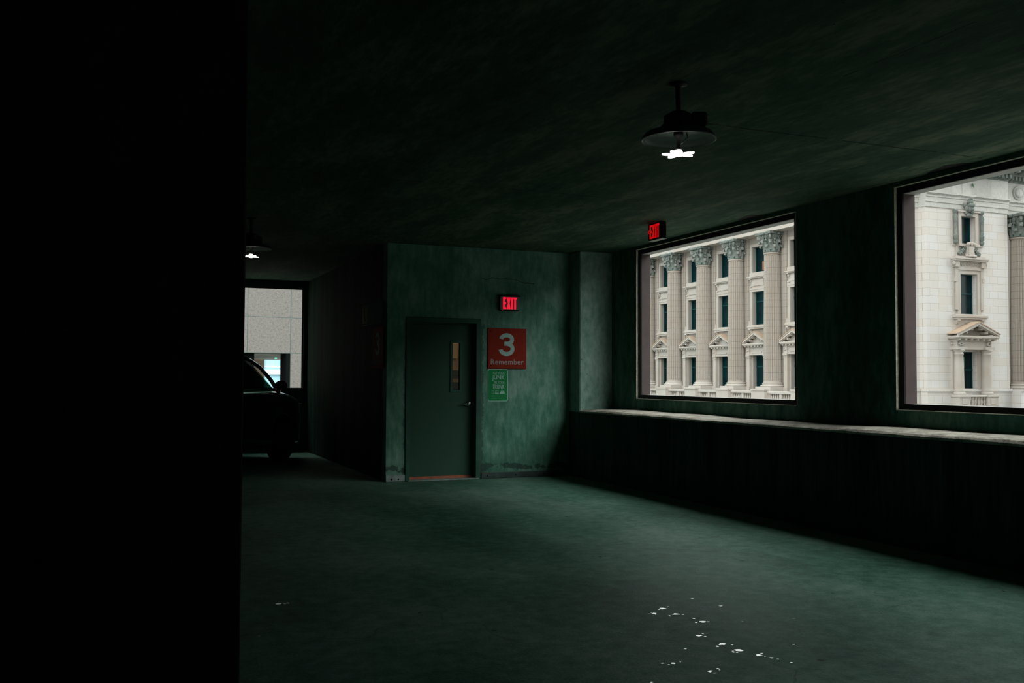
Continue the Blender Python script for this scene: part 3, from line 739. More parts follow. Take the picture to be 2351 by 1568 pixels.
mb = MB(); mb.tube([(.56+.04*math.cos(t)*0, .38+.18*math.cos(t), 1.02+.18*math.sin(t)) for t in [6.283*i/20 for i in range(21)]], .015, 6); mb.build('steering_wheel', M_INT, car)
MB().box(.45, 1.15, -.78, .78, .95, 1.12, .04).build('dashboard', M_INT, car)
MB().blob((.52, 0, 1.45), (.02, .11, .04), 12, 8).build('interior_mirror', M_INT, car)
MB().box(2.0, 2.24, -.55, .55, .42, .56, .02).build('front_grille', M_BLACKP, car)

# ================================================================== street and buildings outside
STZ = -9.0; EPS = .006
M_ASPH = mat_plain('wet_street', (.19, .19, .17), .5, var=.2, vscale=.5)
gr = MB().box(-60, 120, -125, 160, STZ-.3, STZ).build('ground_street', M_ASPH); struct(gr)

XC = 42.0; SP = 4.197; YC0 = 50.106      # column line, spacing, first column
NC = 7; XWALL = 42.5; YP = 42.3; ZA = 11.54; ZTOP = 15.9
ch = empty('courthouse', (0, 0, 0), label='pale stone classical building with fluted columns across the street', cat='building')
cols_y = [YC0+SP*k for k in range(NC)]; bays_y = [YC0+SP*(k+.5) for k in range(NC-1)]
HWN = .72
ST = [(.55, 3.08), (5.27, 7.65), (9.04, 10.88)]
hs = [(y-HWN, y+HWN, a, b) for y in bays_y for a, b in ST]
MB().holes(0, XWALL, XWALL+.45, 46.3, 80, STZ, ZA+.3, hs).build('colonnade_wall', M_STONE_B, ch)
PX0, PX1 = 43.69, 50.30; PC = 46.95
hp = [(PC-.69, PC+.69, .5, 3.05), (PC-.66, PC+.70, 5.27, 7.69), (PC-.55, PC+.57, 9.48, 11.14)]
MB().holes(1, YP, YP+.45, PX0, PX1, .0, ZA+.5, hp).build('pavilion_wall', M_STONE, ch)
mb = MB(); mb.box(41.45, PX0+.05, YP+.56, YP+1.1, STZ, ZA+.5); mb.box(PX0-.012, PX0+.4, YP+.3, YP+.7, STZ, ZA+.5); mb.box(41.45, 41.9, YP+1.1, 46.6, STZ, ZA+.5)
mb.box(41.9, XWALL+.3, 46.2, 46.6, STZ, ZA+.5); mb.box(PX1-.4, PX1, YP+.4, YP+1.4, STZ, ZA+.5)
mb.build('corner_wall', M_STONE, ch)
MB().box(PX1-.2, 66, YP+1.2, YP+1.6, STZ, ZA+.5).build('side_colonnade_wall', M_STONE_B, ch)
MB().box(43.6, 66, 44.2, 80, STZ, ZTOP-.2).build('building_core', M_BLACKP, ch)
# plinth and base course
mb = MB(); mb.box(PX0-.08, PX1+.08, YP-.10, YP+.4, STZ, .70); mb.box(PX0-.13, PX1+.13, YP-.17, YP+.3, .70, .80); mb.box(PX0-.10, PX1+.10, YP-.11, YP+.3, .80, .87)
mb.box(41.35, PX0, YP+.46, YP+.9, STZ, .70); mb.box(41.3, PX0-.05, YP+.39, YP+.9, .70, .80); mb.box(41.34, PX0, YP+.45, YP+.9, .8, .87)
mb.box(PX1+.05, 66, YP-.75, YP+1.3, STZ, .70); mb.box(PX1+.05, 66, YP-.82, YP+1.3, .70, .80)
mb.build('base_course', M_STONE, ch)
# cornice and entablature
def entab(f, u0, u1, w, name):
    """f maps (u along, w outward, z); w = outward face"""
    mb = MB(f)
    mb.box(u0, u1, -.6, w, ZA, ZA+.30); mb.box(u0, u1, -.6, w+.04, ZA+.30, ZA+.60); mb.box(u0, u1, -.6, w+.08, ZA+.60, ZA+.74)
    mb.box(u0, u1, -.6, w+.11, ZA+.74, ZA+.80); mb.box(u0, u1, -.6, w+.17, ZA+.80, ZA+.90)
    n = int((u1-u0)/.13)
    for i in range(n): a = u0+(i+.2)*(u1-u0)/n; mb.box(a, a+.075, w, w+.12, ZA+.74, ZA+.80)
    a = mb.build('architrave', M_FRIEZE if name else M_TRIM, ch)
    MB(f).box(u0, u1, -.6, w-.01, ZA+.90, ZA+2.02).build('frieze', M_FRIEZE, ch)
    mb = MB(f); z = ZA+2.02
    mb.box(u0, u1, -.6, w+.08, z, z+.08); mb.box(u0, u1, -.6, w+.14, z+.08, z+.34)
    n = int((u1-u0)/.30)
    for i in range(n): a = u0+(i+.25)*(u1-u0)/n; mb.box(a, a+.16, w+.14, w+.34, z+.10, z+.33)
    mb.box(u0, u1, -.6, w+.40, z+.34, z+.42)
    n = int((u1-u0)/.62)
    for i in range(n): a = u0+(i+.25)*(u1-u0)/n; mb.box(a, a+.26, w+.4, w+.95, z+.44, z+.68, .04)
    mb.box(u0, u1, -.6, w+.44, z+.42, z+.70); mb.box(u0, u1, -.6, w+1.05, z+.70, z+.98); mb.box(u0, u1, -.6, w+1.18, z+.98, z+1.18); mb.box(u0, u1, -.6, w+.2, z+1.18, z+2.2)
    mb.build('cornice', M_CAPITAL if name else M_TRIM, ch)
def fC(p): return (XWALL-p[1], p[0], p[2])         # colonnade face: u = world y
def fP(p): return (p[0], YP-p[1], p[2])            # pavilion face: u = world x
entab(fC, 46.6, 80, 1.08, None)
entab(lambda p: (41.45-p[1], p[0], p[2]), YP+.56, 46.6, .05, 'p')
MB().box(41.6, 46, YP+1.2, 47, ZA+.5, ZTOP).build('corner_attic', M_STONE, ch)
entab(fP, PX0-.04, PX1+.04, .05, 'p')
entab(fP, 41.38, PX0-.04, -.50, 'p')
entab(fP, PX1+.04, 66, -.28, 'p')
for x in (44.9, 46.55, 48.2): MB(fP).box(x, x+.012, .03, .041, ZA+.92, ZA+2.0).build('frieze_joint', M_CAPITAL, ch)
mb = MB(); mb.lathe((51.58, 12.97), [(.44, YP+.29), (.44, YP+.24), (.39, YP+.19), (.34, YP+.23), (.31, YP+.25), (.30, YP+.18), (.15, YP+.14), (.0, YP+.13)], 32, ax=1)
mb.build('frieze_roundel', M_FRIEZE, ch)
mb = MB(); p0 = Vector((47.35, YP-.06, 13.05))
for k in range(9):
    a = 6.283*k/9; q = p0+Vector((math.cos(a)*.16, -.05-.05*(k % 2), math.sin(a)*.15-.01)); mb.tube([p0, (p0+q)/2+Vector((0, -.03, .02)), q], .022, 5, .006)
wd_ = mb.build('wall_weed', M_LEAF); tag(wd_, 'small green weed growing out of the stone frieze above the windows', 'plant')

# ---- fluted column
NFL = 24
def flute(t):
    a = (t*NFL/(2*math.pi)) % 1.0; return 1.0 if (a < .17 or a > .83) else 1-.12*math.sin(math.pi*(a-.17)/.66)
def make_column(zb, zs0, zs1, zt, r0, r1, name='column'):
    """plinth bottom, shaft bottom, shaft top, capital top; origin on the axis at z = 0"""
    c = bpy.data.objects.new(name, None)
    mb = MB(); n = NFL*6; rings = []
    H_ = zs1-zs0
    zz = [(zs0, r0*1.05, 0), (zs0+.05, r0*1.03, 0), (zs0+.10, r0, 0), (zs0+.16, r0, 1)]
    for i in range(1, 9):
        t = i/9; zz.append((zs0+.16+(H_-.40)*t, r0-(r0-r1)*(t**1.7), 1))
    zz += [(zs1-.24, r1, 1), (zs1-.18, r1*1.0, 0), (zs1-.12, r1, 0), (zs1-.11, r1*1.08, 0), (zs1-.06, r1*1.11, 0), (zs1-.01, r1*1.08, 0), (zs1, r1*.98, 0)]
    for z, r, fl_ in zz: rings.append(mb.ring((0, 0), r, n, z, flute if fl_ else None))
    for a, b in zip(rings, rings[1:]):
        for i in range(n): mb.face([a[i], a[(i+1) % n], b[(i+1) % n], b[i]])
    sh = mb.build(name, M_COLUMN)
    bpy.data.objects.remove(c)
    h = zs0-zb
    mb = MB(); p = h*.36; mb.box(-r0*1.36, r0*1.36, -r0*1.36, r0*1.36, zb, zb+p)
    q = h-p; prof = [(r0*1.30, zb+p)]
    for i in range(7): a = -1.57+3.14*i/6; prof.append((r0*1.27+q*.20*math.cos(a), zb+p+q*.22+q*.22*math.sin(a)))
    prof += [(r0*1.18, zb+p+q*.48), (r0*1.12, zb+p+q*.58), (r0*1.16, zb+p+q*.68)]
    for i in range(5): a = -1.57+3.14*i/4; prof.append((r0*1.12+q*.14*math.cos(a), zb+p+q*.82+q*.14*math.sin(a)))
    prof.append((r0*1.05, zb+h)); mb.lathe((0, 0), prof, 48)
    mb.build('column_base', M_TRIM, sh)
    capital(zs1, zt, r1).parent = sh
    return sh
def capital(z0, z1, r):
    H_ = z1-z0; mb = MB(); k = r/.52
    mb.lathe((0, 0), [(r*.98, z0), (r*.97, z0+H_*.5), (r*1.05, z0+H_*.75), (r*1.30, z0+H_*.88)], 32)
    # concave abacus
    A = r*1.62; pts = []
    for q in range(4):
        for i in range(8):
            t = -1+2*i/8; rad = A*(1-.16*(1-t*t)); x, y = rad, A*t*.93
            a = q*math.pi/2; pts.append((x*math.cos(a)-y*math.sin(a), x*math.sin(a)+y*math.cos(a)))
    mb.prism(pts, 2, z0+H_*.88, z0+H_*.93); mb.prism([(a*1.05, b*1.05) for a, b in pts], 2, z0+H_*.93, z1)
    def leaf(ang, zb, h, out, wid):
        n = 8; L_, R_ = [], []
        ca, sa = math.cos(ang), math.sin(ang); rows = []
        for i in range(n+1):
            t = i/n
            if t < .72: rr = r*1.0+.03*k+out*.35*(t/.72)**2; zz = zb+h*t/.72
            else: s_ = (t-.72)/.28*2.4; rr = r+.03*k+out*.35+out*.33*math.sin(s_)+out*.1*s_; zz = zb+h-out*.36*(1-math.cos(s_))
            w_ = wid*(1-.35*t)*(1+.14*math.sin(i*3.1)); th = .045*k
            row = []
            for u, dr in ((-1, -.02*k), (-.5, .025*k), (0, .055*k), (.5, .025*k), (1, -.02*k)):
                row.append(((rr+dr)*ca-u*w_*sa, (rr+dr)*sa+u*w_*ca, zz))
            row2 = [((math.hypot(0, 0)), 0, 0)]*0
            back = [(x-th*ca, y-th*sa, z) for x, y, z in row][::-1]
            rows.append([mb.v(*p) for p in row+back])
        for a, b in zip(rows, rows[1:]):
            m_ = len(a)
            for j in range(m_): mb.face([a[j], a[(j+1) % m_], b[(j+1) % m_], b[j]])
        mb.face(rows[0]); mb.face(rows[-1])
    for i in range(8): leaf(i*math.pi/4+.39, z0+.02, H_*.36, r*.62, r*.33)
    for i in range(8): leaf(i*math.pi/4, z0+H_*.12, H_*.50, r*.78, r*.33)
    for i in range(4):                                    # corner volutes, small inner scrolls, flowers
        a = math.pi/4+i*math.pi/2; d = Vector((math.cos(a), math.sin(a), 0)); pts = []
        pts.append(d*r*1.0+Vector((0, 0, z0+H_*.50))); pts.append(d*r*1.2+Vector((0, 0, z0+H_*.72)))
        cen = d*r*1.62+Vector((0, 0, z0+H_*.74)); R_ = r*.30
        for j in range(18):
            t = math.pi*.75-j*.52; rr = R_*(1-j/22); pts.append(cen+d*math.cos(t)*rr+Vector((0, 0, math.sin(t)*rr)))
        mb.tube(pts, .085*k, 7, .05*k); mb.blob(cen, (.09*k, .09*k, .09*k), 8, 6)
        a2 = i*math.pi/2; d2 = Vector((math.cos(a2), math.sin(a2), 0)); s2 = Vector((-math.sin(a2), math.cos(a2), 0))
        mb.blob(d2*r*1.42+Vector((0, 0, z0+H_*.92)), (.13*k, .13*k, .12*k), 8, 6)
        for sg in (1, -1):
            cen = d2*r*1.22+s2*sg*r*.30+Vector((0, 0, z0+H_*.74)); pts = [d2*r*1.05+s2*sg*r*.55+Vector((0, 0, z0+H_*.5))]
            for j in range(12):
                t = math.pi*.9-j*.5; rr = r*.18*(1-j/16); pts.append(cen-s2*sg*math.cos(t)*rr*-1+Vector((0, 0, math.sin(t)*rr)))
            mb.tube(pts, .05*k, 6, .03*k)
        for _ in range(5):
            t = a+rnd.uniform(-.6, .6); q = r*rnd.uniform(1.15, 1.5)
            mb.blob((math.cos(t)*q, math.sin(t)*q, z0+H_*rnd.uniform(.45, .85)), (.07*k, .07*k, .09*k), 6, 5)
    return mb.build('column_capital', M_CAPITAL)
c0 = make_column(.71, 1.13, 10.13, ZA, .615, .525)
c0.parent = ch; c0.location = (XC, cols_y[0], 0)
def copy_part(o, loc):
    c = o.copy(); COL.objects.link(c); c.parent = o.parent; c.location = loc
    for chd in [x for x in bpy.data.objects if x.parent == o]:
        q = chd.copy(); COL.objects.link(q); q.parent = c
    return c
for y in cols_y[1:]: copy_part(c0, (XC, y, 0))
for x in (51.33, 55.53): copy_part(c0, (x, YP+.0, 0))
# pilaster strips on the wall behind each column
mb0 = MB()
for y in cols_y:
    for a, b in ((-.98, -.80), (-.76, -.58), (.58, .76), (.80, .98)): mb0.box(XWALL-.10, XWALL+.02, y+a, y+b, .9, ZA)
    mb0.box(XWALL-.05, XWALL+.02, y-1.04, y+1.04, .9, ZA)
mb0.build('wall_pilasters', M_COLUMN, ch)
mb0 = MB()
for k in range(4): mb0.box(PX1+.02+k*.20, PX1+.15+k*.20, YP+.98, YP+1.25, .9, ZA)
mb0.box(PX1, PX1+.9, YP+1.05, YP+1.25, .9, ZA); mb0.build('side_pilaster', M_COLUMN, ch)

# ---- balustrade in front of the colonnade
XB = 41.15; ZR = .56
def baluster_mesh():
    mb = MB(); mb.lathe((0, 0), [(.075, -.12), (.075, -.07), (.045, -.05), (.06, -.02), (.088, .06), (.07, .14), (.042, .24), (.04, .30), (.07, .32), (.07, .38)], 10); return mb
mb = MB()
mb.box(XB-.55, XWALL+.1, 46.2, 80, STZ, -.55)
mb.box(XB-.32, XWALL+.1, 46.2, 80, -.55, -.12); mb.build('terrace_base', mat_plain('bounce_cut_stone', (.07, .065, .06), .9), ch)  # hidden base, darkened so less light bounces up to the garage ceiling
for y in cols_y:
    mb = MB(); mb.box(XB-.42, XC-.3, y-.72, y+.72, -.5, .56); mb.box(XB-.47, XC-.3, y-.77, y+.77, .56, .71, .02); mb.box(XB-.1, XWALL, y-.95, y+.95, -.4, .71)
    mb.build('pedestal', M_TRIM, ch)
bal = None
for i, y in enumerate(bays_y+[cols_y[-1]+SP/2]):
    mb = MB(); u0, u1 = y-SP/2+.72, y+SP/2-.72
    mb.box(XB-.20, XB+.20, u0, u1, .38, ZR, .03); mb.box(XB-.17, XB+.17, u0, u1, -.2, -.12)
    mb.box(XB-.15, XB+.15, y-.11, y+.11, -.12, .38); mb.box(XB-.12, XB+.12, u0, u0+.14, -.12, .38); mb.box(XB-.12, XB+.12, u1-.14, u1, -.12, .38)
    rail = mb.build('balustrade', M_TRIM, ch)
    if i >= 6: continue
    for sd in (-1, 1):
        a, b = (u0+.14, y-.11) if sd < 0 else (y+.11, u1-.14)
        for k in range(5):
            yy = a+(b-a)*(k+.5)/5
            if bal is None: bal = baluster_mesh().build('baluster', M_TRIM, rail, loc=(XB, yy, 0))
            else:
                q = bal.copy(); COL.objects.link(q); q.parent = rail; q.location = (XB, yy, 0)

# ---- windows
def sash(f, u0, u1, z0, z1, wd, parent, rail=None, blind=None):
    mb = MB(f); t = .07
    mb.box(u0, u0+t, -wd, -wd+.07, z0, z1); mb.box(u1-t, u1, -wd, -wd+.07, z0, z1); mb.box(u0, u1, -wd, -wd+.07, z0, z0+.09); mb.box(u0, u1, -wd, -wd+.07, z1-.07, z1)
    rz = z0+(z1-z0)*(rail or .55); mb.box(u0, u1, -wd, -wd+.09, rz-.05, rz+.05)
    w = mb.build('window', M_TEAL, parent)
    MB(f).box(u0, u1, -wd-.02, -wd+.02, z0, z1).build('window_pane', M_PANE, w)
    if blind: MB(f).box(*blind[:2], -wd+.015, -wd+.03, *blind[2:]).build('window_blind', M_BLIND if len(blind) else M_BLIND, w)
def raking(mb, u, hw, zc, zt, w0, w1, t):
    """two sloping cornice slabs"""
    for s_ in (1, -1):
        mb.hexa([(u+s_*hw, w0, zc), (u+s_*hw, w0, zc+t*.85), (u, w0, zt), (u, w0, zt-t*1.15)], [(u+s_*hw, w1, zc), (u+s_*hw, w1, zc+t*.85), (u, w1, zt), (u, w1, zt-t*1.15)])
def pediment(f, u, hw, zc, zt, dep, ch_):
    mb = MB(f)
    mb.box(u-hw, u+hw, 0, dep, zc-.10, zc-.01); mb.box(u-hw+.05, u+hw-.05, 0, dep-.06, zc-.17, zc-.10); mb.box(u-hw+.22, u+hw-.22, 0, dep-.24, zc-.30, zc-.17)
    raking(mb, u, hw, zc-.01, zt-.06, dep-.10, dep, .13); raking(mb, u, hw-.10, zc-.01, zt-.17, dep-.22, dep-.08, .10)
    mb.prism([(u-hw+.2, zc-.02), (u+hw-.2, zc-.02), (u, zt-.22)], 1, -.02, .12)
    n = 7
    for i in range(n): a = u-hw+.18+(2*hw-.36-.13)*i/(n-1); mb.box(a, a+.13, dep-.30, dep-.08, zc-.27, zc-.17, .015)
    for s_ in (1, -1):
        for k in range(1, 4):
            t = k/3.9; uu = u+s_*hw*(1-t); z = zc+(zt-zc)*t-.30*(1 if t < .95 else 1); mb.box(uu-.06, uu+.06, .12, dep-.14, z-.01, z+.13, .01)
    p = mb.build('pediment', M_TRIM, ch_)
    mb = MB(f)
    for s_ in (1, -1):
        mb.hexa([(u+s_*(hw+.04), 0, zc+.10), (u+s_*(hw+.04), 0, zc+.15), (u, 0, zt), (u, 0, zt-.06)], [(u+s_*(hw+.04), dep+.03, zc+.10), (u+s_*(hw+.04), dep+.03, zc+.15), (u, dep+.03, zt), (u, dep+.03, zt-.06)])
    mb.build('pediment_roof', M_TAN, p)
    return p
def bracket(mb, u, w, z0, z1, d):
    mb.box(u-w/2, u+w/2, 0, d, z1-(z1-z0)*.35, z1, .015); mb.box(u-w/2*.85, u+w/2*.85, 0, d*.65, z0+(z1-z0)*.3, z1-(z1-z0)*.3, .015); mb.box(u-w/2*.7, u+w/2*.7, 0, d*.4, z0, z0+(z1-z0)*.35, .015)
for i, y in enumerate(bays_y):
    mb = MB(fC)
    # ground storey: side pilasters and lintel
    for s_ in (1, -1):
        u = y+s_*1.0
        mb.box(u-.24, u+.24, 0, .36, .50, .72); mb.box(u-.21, u+.21, 0, .33, .72, .84); mb.box(u-.17, u+.17, 0, .28, .84, 3.0)
        mb.box(u-.20, u+.20, 0, .31, 2.86, 2.90); mb.box(u-.22, u+.22, 0, .34, 3.0, 3.16); mb.box(u-.20, u+.20, 0, .30, 3.16, 3.62)
        mb.blob((u-.06, .31, 3.42), (.08, .05, .09), 8, 6); mb.blob((u+.08, .31, 3.40), (.08, .05, .09), 8, 6); mb.blob((u, .31, 3.52), (.12, .04, .05), 8, 6)
        a, b = sorted((y+s_*.72, y+s_*.86)); mb.box(a, b, -.02, .07, .5, 3.1)
    mb.box(y-1.22, y+1.22, 0, .30, 3.08, 3.20); mb.box(y-.80, y+.80, 0, .22, 3.20, 3.66); mb.box(y-.55, y+.55, .2, .27, 3.24, 3.32); mb.box(y-1.2, y+1.2, 0, .26, 3.6, 3.7)
    s0 = mb.build('window_surround', M_TRIM, ch)
    pediment(fC, y, 1.36, 3.93, 4.78, .54, ch)
    mb = MB(fC)
    # second storey
    for s_ in (1, -1):
        a, b = sorted((y+s_*.72, y+s_*1.0)); mb.box(a, b, 0, .07, 5.27, 7.95); a, b = sorted((y+s_*.72, y+s_*.82)); mb.box(a, b, 0, .11, 5.27, 7.75)
        mb.prism([(y+s_*.72, 5.27), (y+s_*1.16, 5.27), (y+s_*1.12, 5.42), (y+s_*.98, 5.60), (y+s_*.72, 5.60)], 1, 0, .13) if False else mb.box(*sorted((y+s_*.98, y+s_*1.12)), 0, .10, 5.27, 5.55)
        bracket(mb, y+s_*.92, .20, 4.68, 4.98, .24)
    mb.box(y-1.18, y+1.18, 0, .24, 5.06, 5.18, .02); mb.box(y-1.12, y+1.12, 0, .20, 4.97, 5.06); mb.box(y-1.10, y+1.10, -.2, .18, 5.18, 5.26)
    mb.box(y-1.0, y+1.0, 0, .10, 7.65, 7.80); mb.box(y-.96, y+.96, 0, .13, 7.80, 7.95)
    # apron panel between the storeys
    mb.box(y-.92, y+.92, 0, .05, 7.95, 8.62); mb.box(y-.62, y+.62, .05, .10, 8.06, 8.50, .02)
    for s_ in (1, -1):
        mb.box(*sorted((y+s_*.72, y+s_*.92)), 0, .16, 7.98, 8.08); bracket(mb, y+s_*.84, .17, 8.26, 8.68, .24)
    mb.box(y-1.12, y+1.12, 0, .30, 8.68, 8.76, .015); mb.box(y-1.04, y+1.04, 0, .24, 8.62, 8.68); mb.box(y-.95, y+.95, -.2, .14, 8.76, 9.03)
    # top storey
    for s_ in (1, -1): mb.box(*sorted((y+s_*.72, y+s_*.94)), 0, .08, 9.03, 11.05); mb.box(*sorted((y+s_*.72, y+s_*.80)), 0, .12, 9.03, 10.95)
    mb.box(y-.94, y+.94, 0, .08, 10.88, 11.10)
    mb.build('window_surround', M_TRIM, ch)
    sash(fC, y-HWN, y+HWN, .55, 3.08, .33, ch, .68)
    sash(fC, y-HWN, y+HWN, 5.27, 7.65, .33, ch, .70)
    sash(fC, y-HWN, y+HWN, 9.04, 10.88, .33, ch, .999, (y-.25, y+.02, 9.2, 9.8) if i in (1, 3) else None)

# ---- pavilion windows
mb = MB(fP)     # ground aedicule
u = PC
ped = pediment(fP, u, 1.66, 3.97, 4.82, .80, ch)
ae = MB(fP)
ae.box(u-1.40, u+1.40, 0, .50, 3.16, 3.30); ae.box(u-1.36, u+1.36, 0, .44, 3.30, 3.68); ae.box(u-.80, u+.80, .44, .50, 3.24, 3.34); ae.box(u-1.44, u+1.44, 0, .5, 3.68, 3.76)
for s_ in (1, -1):
    uu = u+s_*1.11
    ae.box(uu-.36, uu+.36, .0, .60, 3.16, 3.32)
    for k in range(6):
        a = k*1.05; ae.blob((uu+math.cos(a)*.13, .50, 3.50+math.sin(a)*.09), (.08, .06, .06), 8, 6)
    for k in range(3): ae.blob((uu-.30+.05*k, .1+.14*k, 3.5), (.07, .08, .08), 8, 6)
    ae.box(*sorted((u+s_*.69, u+s_*.86)), 0, .12, .5, 3.16); ae.box(*sorted((u+s_*.86, u+s_*1.0)), 0, .06, .5, 3.16)
    ae.box(uu-.28, uu+.28, 0, .1, .5, 3.16)
ae.build('window_surround', M_TRIM, ch)
for s_ in (1, -1):
    uu = u+s_*1.11
    mb = MB(); c = (uu, YP-.30)
    mb.lathe(c, [(.36, .50), (.36, .60), (.33, .64), (.30, .68), (.325, .72), (.29, .77), (.285, .9), (.28, 1.6), (.262, 2.4), (.245, 2.86), (.27, 2.88), (.27, 2.92), (.245, 2.95), (.25, 3.02), (.31, 3.09), (.33, 3.16)], 32)
    mb.build('small_column', M_TRIM, ch)
mb = MB(fP)
for s_ in (1, -1):
    uu = u+s_*1.13; mb.box(uu-.40, uu+.40, 0, .72, -.8, .36); mb.box(uu-.44, uu+.44, 0, .77, .36, .50, .02); mb.box(uu-.2, uu+.2, .72, .75, -.05, .26, .02); mb.box(uu-.44, uu+.44, 0, .77, -.16, -.08)
mb.box(u-.75, u+.75, .42, .68, .37, .48, .02); mb.box(u-.75, u+.75, .42, .66, -.30, -.12); mb.box(u-1.55, u+1.55, 0, .7, -.8, -.30)
br_ = mb.build('balcony', M_TRIM, ch)
for k in range(6):
    q = MB(); q.lathe((0, 0), [(.07, -.12), (.07, -.08), (.045, -.05), (.085, .04), (.07, .13), (.04, .22), (.04, .28), (.07, .30), (.07, .37)], 12)
    q.build('baluster', M_TRIM, br_, loc=(u-.60+.24*k, YP-.55, 0))
sash(fP, PC-.69, PC+.69, .5, 3.05, .42, ch, .58)
MB(fP).box(PC-.35, PC+.10, -.41, -.39, 2.1, 2.75).build('paper_notice', mat_plain('pale_window_paper', (.16, .20, .18), .7), ch)
# second storey
mb = MB(fP); u = PC+.02
for s_ in (1, -1):
    mb.box(*sorted((u+s_*.68, u+s_*.92)), 0, .10, 5.27, 7.92); mb.box(*sorted((u+s_*.92, u+s_*1.10)), 0, .15, 5.55, 8.05); mb.box(*sorted((u+s_*1.10, u+s_*1.17)), 0, .06, 5.5, 8.05)
    mb.box(*sorted((u+s_*1.02, u+s_*1.16)), 0, .17, 7.2, 7.45); bracket(mb, u+s_*.98, .24, 4.66, 4.98, .26)
    mb.box(*sorted((u+s_*.90, u+s_*1.22)), 0, .26, 8.07, 8.44); mb.blob((u+s_*1.26, .16, 8.28), (.07, .14, .15), 8, 6)
mb.box(u-.92, u+.92, 0, .10, 7.69, 7.92); mb.box(u-1.10, u+1.10, 0, .16, 7.92, 8.06)
mb.box(u-.9, u+.9, 0, .12, 8.06, 8.44)
for k in range(14): a = u-.82+k*.12; mb.blob((a, .13, 8.20+.04*(k % 2)), (.05, .04, .06), 6, 5)
for k in range(22): a = u-.86+k*.078; mb.box(a, a+.05, .12, .18, 8.36, 8.43)
mb.box(u-1.36, u+1.36, 0, .40, 8.52, 8.62, .02); mb.box(u-1.30, u+1.30, 0, .34, 8.44, 8.52); mb.box(u-1.18, u+1.18, 0, .26, 8.62, 8.72)
mb.box(u-1.28, u+1.28, 0, .32, 5.08, 5.22, .02); mb.box(u-1.20, u+1.20, 0, .27, 4.98, 5.08); mb.box(u-1.15, u+1.15, -.3, .18, 5.22, 5.28)
mb.build('window_surround', M_TRIM, ch)
sash(fP, PC-.66, PC+.70, 5.27, 7.69, .36, ch, .52)
# top storey
mb = MB(fP); u = PC+.01
for s_ in (1, -1):
    mb.box(*sorted((u+s_*.56, u+s_*.80)), 0, .12, 9.30, 11.38); mb.box(*sorted((u+s_*.84, u+s_*.92)), 0, .07, 8.75, 11.45); mb.box(*sorted((u+s_*.92, u+s_*1.22)), 0, .05, 9.35, 11.5)
mb.box(u-.80, u+.80, 0, .12, 11.14, 11.38); mb.box(u-.92, u+.92, 0, .2, 11.38, 11.46); mb.box(u-.82, u+.82, -.2, .20, 9.32, 9.48, .02); mb.box(u-.9, u+.9, 0, .08, 8.75, 9.32)
mb.build('window_surround', M_TRIM, ch)
for s_ in (1, -1):
    c = (u+s_*1.06, YP-.14)
    MB().lathe(c, [(.03, 9.42), (.09, 9.50), (.13, 9.60), (.06, 9.70), (.14, 9.78), (.10, 9.86), (.13, 9.90), (.125, 10.0), (.10, 10.04), (.105, 10.80), (.125, 10.84), (.10, 10.90), (.14, 11.02), (.10, 11.16), (.05, 11.26), (.13, 11.36), (.15, 11.50)], 14).build('pendant_ornament', M_CAPITAL, ch)
sash(fP, PC-.55, PC+.57, 9.48, 11.14, .34, ch, .999)
mb = MB(fP)      # helmeted keystone head over the top window
for c, r in (((u, .22, 11.62), (.22, .20, .26)), ((u+.02, .34, 11.78), (.26, .16, .15)), ((u, .26, 11.98), (.15, .22, .13)), ((u, .28, 12.12), (.09, .18, .10)), ((u+.05, .42, 11.55), (.07, .08, .09)), ((u+.14, .34, 11.42), (.08, .08, .12)),
             ((u-.22, .18, 11.60), (.11, .14, .20)), ((u+.24, .18, 11.60), (.10, .14, .20)), ((u-.24, .14, 11.34), (.12, .10, .13)), ((u+.22, .14, 11.30), (.12, .10, .12)), ((u, .16, 11.22), (.20, .12, .13)), ((u-.30, .12, 11.80), (.10, .12, .14)), ((u-.12, .2, 11.16), (.10, .1, .08)), ((u+.14, .2, 11.14), (.10, .1, .08))):
    mb.blob(c, r, 12, 9)
mb.build('keystone_head', M_CAPITAL, ch)
mb = MB(fP)      # shield cartouche under it
sh_ = [(-.30, 9.36), (.30, 9.36), (.24, 9.12), (.26, 8.95), (.30, 8.80), (.20, 8.70), (-.22, 8.70), (-.32, 8.80), (-.28, 8.95), (-.26, 9.12)]
mb.prism([(u+a, z) for a, z in sh_], 1, .1, .30); mb.prism([(u+a*.72, 9.03+(z-9.03)*.78) for a, z in sh_], 1, .28, .36)
for c, r in (((u, .30, 9.50), (.18, .12, .10)), ((u-.22, .28, 9.44), (.13, .12, .12)), ((u+.26, .28, 9.44), (.14, .12, .12)), ((u, .34, 9.42), (.08, .08, .08)), ((u-.14, .34, 8.72), (.14, .12, .08)), ((u+.14, .34, 8.72), (.14, .12, .08)), ((u-.34, .28, 8.74), (.10, .1, .08)), ((u+.34, .28, 8.74), (.10, .1, .08))):
    mb.blob(c, r, 10, 8)
mb.build('cartouche', M_TRIM, ch)
mb = MB(fP)
for s_ in (1, -1):
    for k in range(14):
        t = k/13; cc = (u+s_*(.36+.48*t+rnd.uniform(-.03, .03)), .12+.06*rnd.random(), 9.22-.38*t+.08*math.sin(k*2.1)); mb.blob(cc, (.075, .07, .055+.03*rnd.random()), 7, 5)
    mb.tube([(u+s_*.30, .14, 9.28), (u+s_*.6, .14, 9.26), (u+s_*.72, .14, 9.20)], .035, 6); mb.tube([(u+s_*.34, .14, 8.98), (u+s_*.5, .16, 8.86), (u+s_*.8, .14, 8.80)], .04, 6, .02)
mb.build('carved_scrolls', M_CAPITAL, ch)

